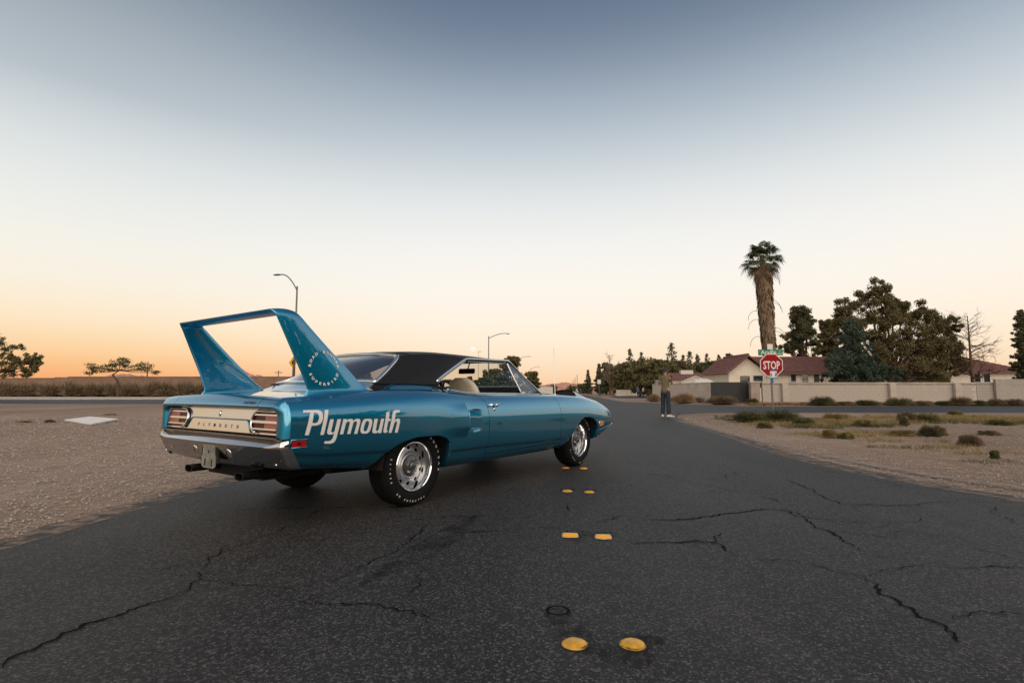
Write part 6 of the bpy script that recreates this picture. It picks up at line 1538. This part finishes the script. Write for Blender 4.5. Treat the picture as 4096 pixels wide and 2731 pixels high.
broadleaf(2280, 280, 1540, 24, m='pine', label='distant dark tree right of the antenna mast', seed=75, lobes=8, per=140, leaf=.4, low=.05)
# ---- trees left of the far road, seen past and through the car
for i, (px, Y, top, hw, m, lb) in enumerate([(2045, 92, 1428, 66, 'olive', 'feathery tree rising behind the windscreen pillar'), (2135, 110, 1487, 44, 'brown', 'round tree above the hood left of the antenna'), (1975, 80, 1478, 58, 'olive', 'broad tree seen through the car side window'), (1880, 78, 1508, 40, 'green', 'left green hedge tree seen through the car window'), (1940, 74, 1512, 45, 'green', 'right green hedge tree seen through the car window'), (2215, 220, 1540, 26, 'pine', 'small far tree left of the antenna'), (1455, 70, 1492, 40, 'olive', 'tree showing through the rear window'), (1790, 90, 1520, 40, 'olive', 'low tree behind the car seat')]):
    broadleaf(px, Y, top, hw, m=m, label=lb, seed=80+i, lobes=14, per=280, leaf=.22, low=.18)
# ---- left edge trees
lt_ = [((px-20)*60/FPX, dy, A(20, py, 60).z, rr*60/FPX) for px, py, rr, dy in ((0, 1350, 50, 0), (60, 1385, 45, .3), (-40, 1400, 60, -.4), (20, 1430, 55, .5), (90, 1425, 45, 0), (140, 1420, 35, .3), (165, 1420, 28, -.2), (120, 1455, 38, .2), (150, 1465, 30, 0), (60, 1465, 40, -.5), (180, 1440, 20, 0), (-60, 1330, 60, 0), (-90, 1450, 60, .3))]
broadleaf(-75, 60, 1325, 190, m='olive', label='big dark tree cut by the left picture edge', seed=90, per=330, leaf=.13, low=.42, shape=[(x+60*60/FPX, y, z-.5, r*.85) for x, y, z, r in lt_])
r_ = random.Random(5); T = empty('umbrella_tree', XA(472, 78)); S_ = 78/FPX; q = lambda px, py: Vector(((px-472)*S_, 0, A(472, py, 78).z))
tr = MB().tube(crom([(0, 0, 0), q(472, 1560), q(468, 1525), q(449, 1502), q(452, 1495), q(475, 1480)], 5), [.20]*6+[.17]*6+[.13]*8+[.08]*6, 7); cl = []
for px, py in ((350, 1478), (375, 1465), (400, 1472), (420, 1455), (445, 1462), (470, 1442), (490, 1455), (515, 1445), (540, 1455), (560, 1470), (585, 1478), (600, 1490), (430, 1480), (520, 1475), (470, 1465), (360, 1490)):
    e = q(px, py)+Vector((0, r_.uniform(-1, 1), 0)); tr.tube(crom([q(472, 1482), q(472, 1482).lerp(e, .5)+Vector((0, 0, -.1)), e], 3), [.07, .06, .055, .05, .04, .03, .02], 5)
    for k in range(4): cl.append((e.x+r_.uniform(-.7, .7), e.y+r_.uniform(-.6, .6), e.z+r_.uniform(-.25, .3), .75, .6, .36, 62))
V, F = leaf_arrays(cl, .10, 91, shell=.0); np_mesh('crown', V, F, ML['olive'], T); tr.build('trunk', M_bark, T, smooth=True); tag(T, 'small umbrella-shaped tree with a crooked trunk beyond the left street', 'tree', 'trees around the crossing')
# ---- twiggy shrubs
def twigs(c, rx, ry, h, n, seed, w=.012, leaf=0., curl=.5):
    """dome of fine stems; returns quad soup"""
    r = np.random.default_rng(seed); a = r.random(n)*6.283; q = np.sqrt(r.random(n)); b = np.stack([c[0]+rx*.35*q*np.cos(a), c[1]+ry*.35*q*np.sin(a), np.full(n, c[2])], 1)
    a2 = a+r.normal(0, .5, n); q2 = np.clip(q*.8+r.random(n)*.45, 0, 1.1); hh = h*np.sqrt(np.clip(1.12-q2**2, .05, 1))*(.55+.5*r.random(n))
    t = np.stack([c[0]+rx*q2*np.cos(a2), c[1]+ry*q2*np.sin(a2), c[2]+hh], 1); m = (b+t)/2+np.stack([r.normal(0, .06, n)*rx, r.normal(0, .06, n)*ry, h*.12*np.ones(n)], 1)
    s = np.cross(t-b, r.normal(size=(n, 3))); s /= np.linalg.norm(s, axis=1)[:, None]; s *= w*(.5+r.random(n))[:, None]
    V = np.stack([b-s*.6, b+s*.6, m+s, m-s, m-s, m+s, t+s*.15, t-s*.15], 1).reshape(-1, 3); return V, np.arange(8*n).reshape(-1, 4)
def shrub(px, py, wpx, hpx, m, label, seed, n=900, w=None, name='shrub', group='shrubs', depth=.7, extra=None, Y=None):
    g = G(px, py) if Y is None else XA(px, Y); k = g.y/FPX; rx, h = wpx/2*k, hpx*k; o = empty(name, g); w = w or max(.004, .5*k*1.2)
    V, F = twigs((0, 0, -.01), rx, rx*depth, h, n, seed, w); np_mesh('stems', V, F, ML[m], o)
    cl = []; r = random.Random(seed)
    for i in range(10):
        a = r.random()*6.28; qq = r.random()**.5*.75; s = rx*.30; cl.append((rx*qq*math.cos(a), rx*depth*qq*math.sin(a), h*(.30+.38*r.random()), s, s*depth, h*.30, n/12))
    V, F = leaf_arrays(cl, max(.012, w*2.0), seed, shell=.2); np_mesh('foliage', V, F, ML[extra or m], o); tag(o, label, 'shrub', group)
shrub(2616, 1607, 62, 34, 'dry', 'round dry bush on the far verge, left of the man', 101, 1600)
shrub(2738, 1614, 96, 46, 'dry', 'larger dry bush right of the man, under the pale wall', 102, 2200)
shrub(2700, 1610, 40, 30, 'dry', 'small dry bush half hidden by the man', 103, 900)
shrub(2793, 1610, 50, 26, 'grey', 'pale grey bush between the larger dry bush and the gate', 104, 1000)
shrub(2890, 1619, 140, 40, 'drydark', 'long low brown bush in front of the black gate', 105, 2600, extra='dry')
shrub(3010, 1620, 62, 32, 'weedd', 'dark green bush at the foot of the gate pier', 106, 1100)
rw = random.Random(9)
for i, (px, w_, h_, m) in enumerate([(3290, 118, 44, 'weedd'), (3380, 100, 22, 'drydark'), (3470, 110, 28, 'weedd'), (3600, 130, 38, 'weed'), (3690, 90, 24, 'drydark'), (3780, 90, 24, 'weedd'), (3845, 110, 42, 'drydark'), (3915, 80, 26, 'weedd'), (3985, 90, 32, 'drydark'), (4060, 110, 32, 'drydark')]):
    shrub(px, 1623, w_, h_, m, ['first', 'second', 'third', 'fourth', 'fifth', 'sixth', 'seventh', 'eighth', 'ninth', 'tenth'][i]+' low shrub along the block wall, counted from the stop sign', 110+i, 1300, depth=.5)
# weeds of the right lot
for i, (px, py, w_, h_, m, lb, ex) in enumerate([(3000, 1690, 160, 56, 'weedd', 'dark green weed clump left of the stop sign post', 'weed'), (3120, 1688, 190, 58, 'weedd', 'dark green weed clump right of the stop sign post', 'weed'), (3215, 1700, 100, 34, 'weed', 'olive weed clump right of the green clumps', None), (3060, 1712, 70, 26, 'drydark', 'small brown tuft in front of the stop sign post', 'weed'), (3340, 1682, 120, 34, 'yel', 'yellow grass tuft beyond the olive weeds', 'weed'), (3455, 1706, 92, 32, 'weed', 'olive weed clump in the middle of the right lot', 'yel'),
      (3630, 1690, 90, 50, 'drydark', 'dark upright bush at the back of the right lot', 'weedd'), (3618, 1704, 44, 44, 'weed', 'pale green tuft in front of the dark upright bush', 'yel'), (3710, 1690, 110, 44, 'weed', 'yellow-green bush right of the dark upright bush', 'yel'), (3728, 1745, 112, 50, 'weedd', 'nearly black round bush in the right lot', 'drydark'), (3610, 1742, 120, 26, 'yel', 'orange grass left of the black round bush', 'weed'), (3882, 1783, 100, 50, 'drydark', 'brown tumbleweed nearest the right edge', 'drydark'), (3980, 1835, 40, 36, 'weed', 'small green tuft near the right picture edge', 'weedd'),
      (3320, 1752, 70, 40, 'yel', 'dry yellow tuft nearest the road, left one', 'weed'), (3385, 1755, 66, 30, 'weed', 'dry olive tuft nearest the road, right one', 'yel'), (4000, 1700, 120, 28, 'weed', 'low olive bush at the back right corner of the lot', 'yel'), (3960, 1740, 90, 20, 'drydark', 'flat brown weed behind the tumbleweed', 'weed'), (3820, 1660, 60, 20, 'weed', 'small mound of weed beside the cross street', 'yel')]):
    shrub(px, py, w_, h_, m, lb, 130+i, 1500, name='weed_clump', group='weeds of the right lot', extra=ex)
# low grass cover, uncountable
def grass(name, label, boxes, m, seed, h, w):
    V = []; F = []; o = 0
    for i, (px, py, rx, ry, n) in enumerate(boxes):
        g = G(px, py); n = int(n*.55); r = np.random.default_rng(seed+i); nt_ = max(3, n//28); ta = r.random(nt_)*6.283; tq = r.random(nt_)**.6; ti = r.integers(0, nt_, n); tsz = (.04+.16*r.random(nt_)**2)[ti]
        x = g.x+(rx*tq*np.cos(ta))[ti]+r.normal(0, 1, n)*tsz; y = g.y+(ry*tq*np.sin(ta))[ti]+r.normal(0, 1, n)*tsz; hh = h*min(1., g.y/15)*(.4+.9*r.random(n)); d = r.normal(0, .5, (n, 2))*hh[:, None]; s = r.normal(size=(n, 2)); s /= np.linalg.norm(s, axis=1)[:, None]; s *= w*g.y/16
        z = np.zeros(n); V.append(np.stack([np.stack([x-s[:, 0], y-s[:, 1], z], 1), np.stack([x+s[:, 0], y+s[:, 1], z], 1), np.stack([x+d[:, 0], y+d[:, 1], hh], 1)], 1).reshape(-1, 3)); F.append(np.arange(3*n).reshape(-1, 3)+o); o += 3*n
    ob = np_mesh(name, np.concatenate(V), np.concatenate(F), ML[m]); tag(ob, label, 'grass', kind='stuff')
grass('dry_grass', 'yellowish dry grass at the back of the right lot', [(3300, 1690, 1.6, .9, 3000), (3450, 1690, 1.8, 1.2, 4000), (3720, 1672, 3, 1.6, 6000), (3950, 1675, 3.2, 1.8, 7000), (4096, 1690, 2.4, 1.6, 5000), (3560, 1735, 1.2, .5, 2500), (3340, 1740, .9, .6, 1600), (3190, 1700, 1.6, .7, 2200), (3700, 1790, .9, .25, 700), (3850, 1810, .9, .3, 900), (3600, 1765, .9, .25, 800)], 'yel', 200, .11, .008)
grass('green_weeds', 'green weeds round the stop sign post and across the lot', [(3000, 1680, 1.0, .9, 3000), (3120, 1680, 1.4, 1.0, 4500), (3260, 1710, 1.0, .5, 1500), (3480, 1705, .9, .5, 1400), (3850, 1690, 2.4, 1.0, 3000), (3640, 1790, 1.0, .2, 600), (3960, 1850, .8, .25, 500), (2900, 1668, .8, .3, 400)], 'weed', 230, .10, .008)
grass('verge_grass', 'brown dry grass along the foot of the block walls', [(3060+45*i, 1622, 1.1, .35, 1500) for i in range(25)], 'dry', 260, .22, .010)
# dry brush in front of the perimeter wall: one brown mass
V = []; F = []; o = 0; r_ = random.Random(31)
for i in range(70):
    px = -40+900*(i+r_.random())/70; Y = 92+r_.uniform(-4, 2.5); p = XA(px, Y); v, f = twigs((p.x, p.y, 0), 1.5+1.3*r_.random(), 1.0, 1.5+1.5*r_.random(), 260, 300+i, .05); V.append(v); F.append(f+o); o += len(v)
V = np.concatenate(V); F = np.concatenate(F); tag(np_mesh('dry_brush', V, F, ML['drydark']), 'brown dry brush along the foot of the perimeter wall', 'brush', kind='stuff')
shrub(95, 1690, 70, 12, 'dry', 'small dry weed on the left lot behind the white board', 320, 500, group='weeds of the left lot'); shrub(200, 1690, 44, 14, 'weed', 'small green weed left of the white board', 321, 500, group='weeds of the left lot'); shrub(440, 1660, 60, 9, 'dry', 'flat dry weed beyond the white board', 322, 400, group='weeds of the left lot')

# the wood along the right-hand plots beyond the picture edge (it mirrors in the car's flank): one mass
cl = []; r_ = random.Random(77)
for i in range(26):
    x, y, h = 30+r_.uniform(-3, 6), -34+40*i/25, r_.uniform(6.5, 11)
    for k in range(16):
        rr = r_.uniform(.9, 1.8); cl.append((x+r_.uniform(-2, 2), y+r_.uniform(-1.8, 1.8), h*(.12+.82*r_.random()), rr, rr, rr, 60))
V, F = leaf_arrays(cl, .42, 400, shell=.1); tag(np_mesh('distant_wood', V, F, ML['olive']), 'dense wood beyond the right picture edge', 'wood', kind='stuff')
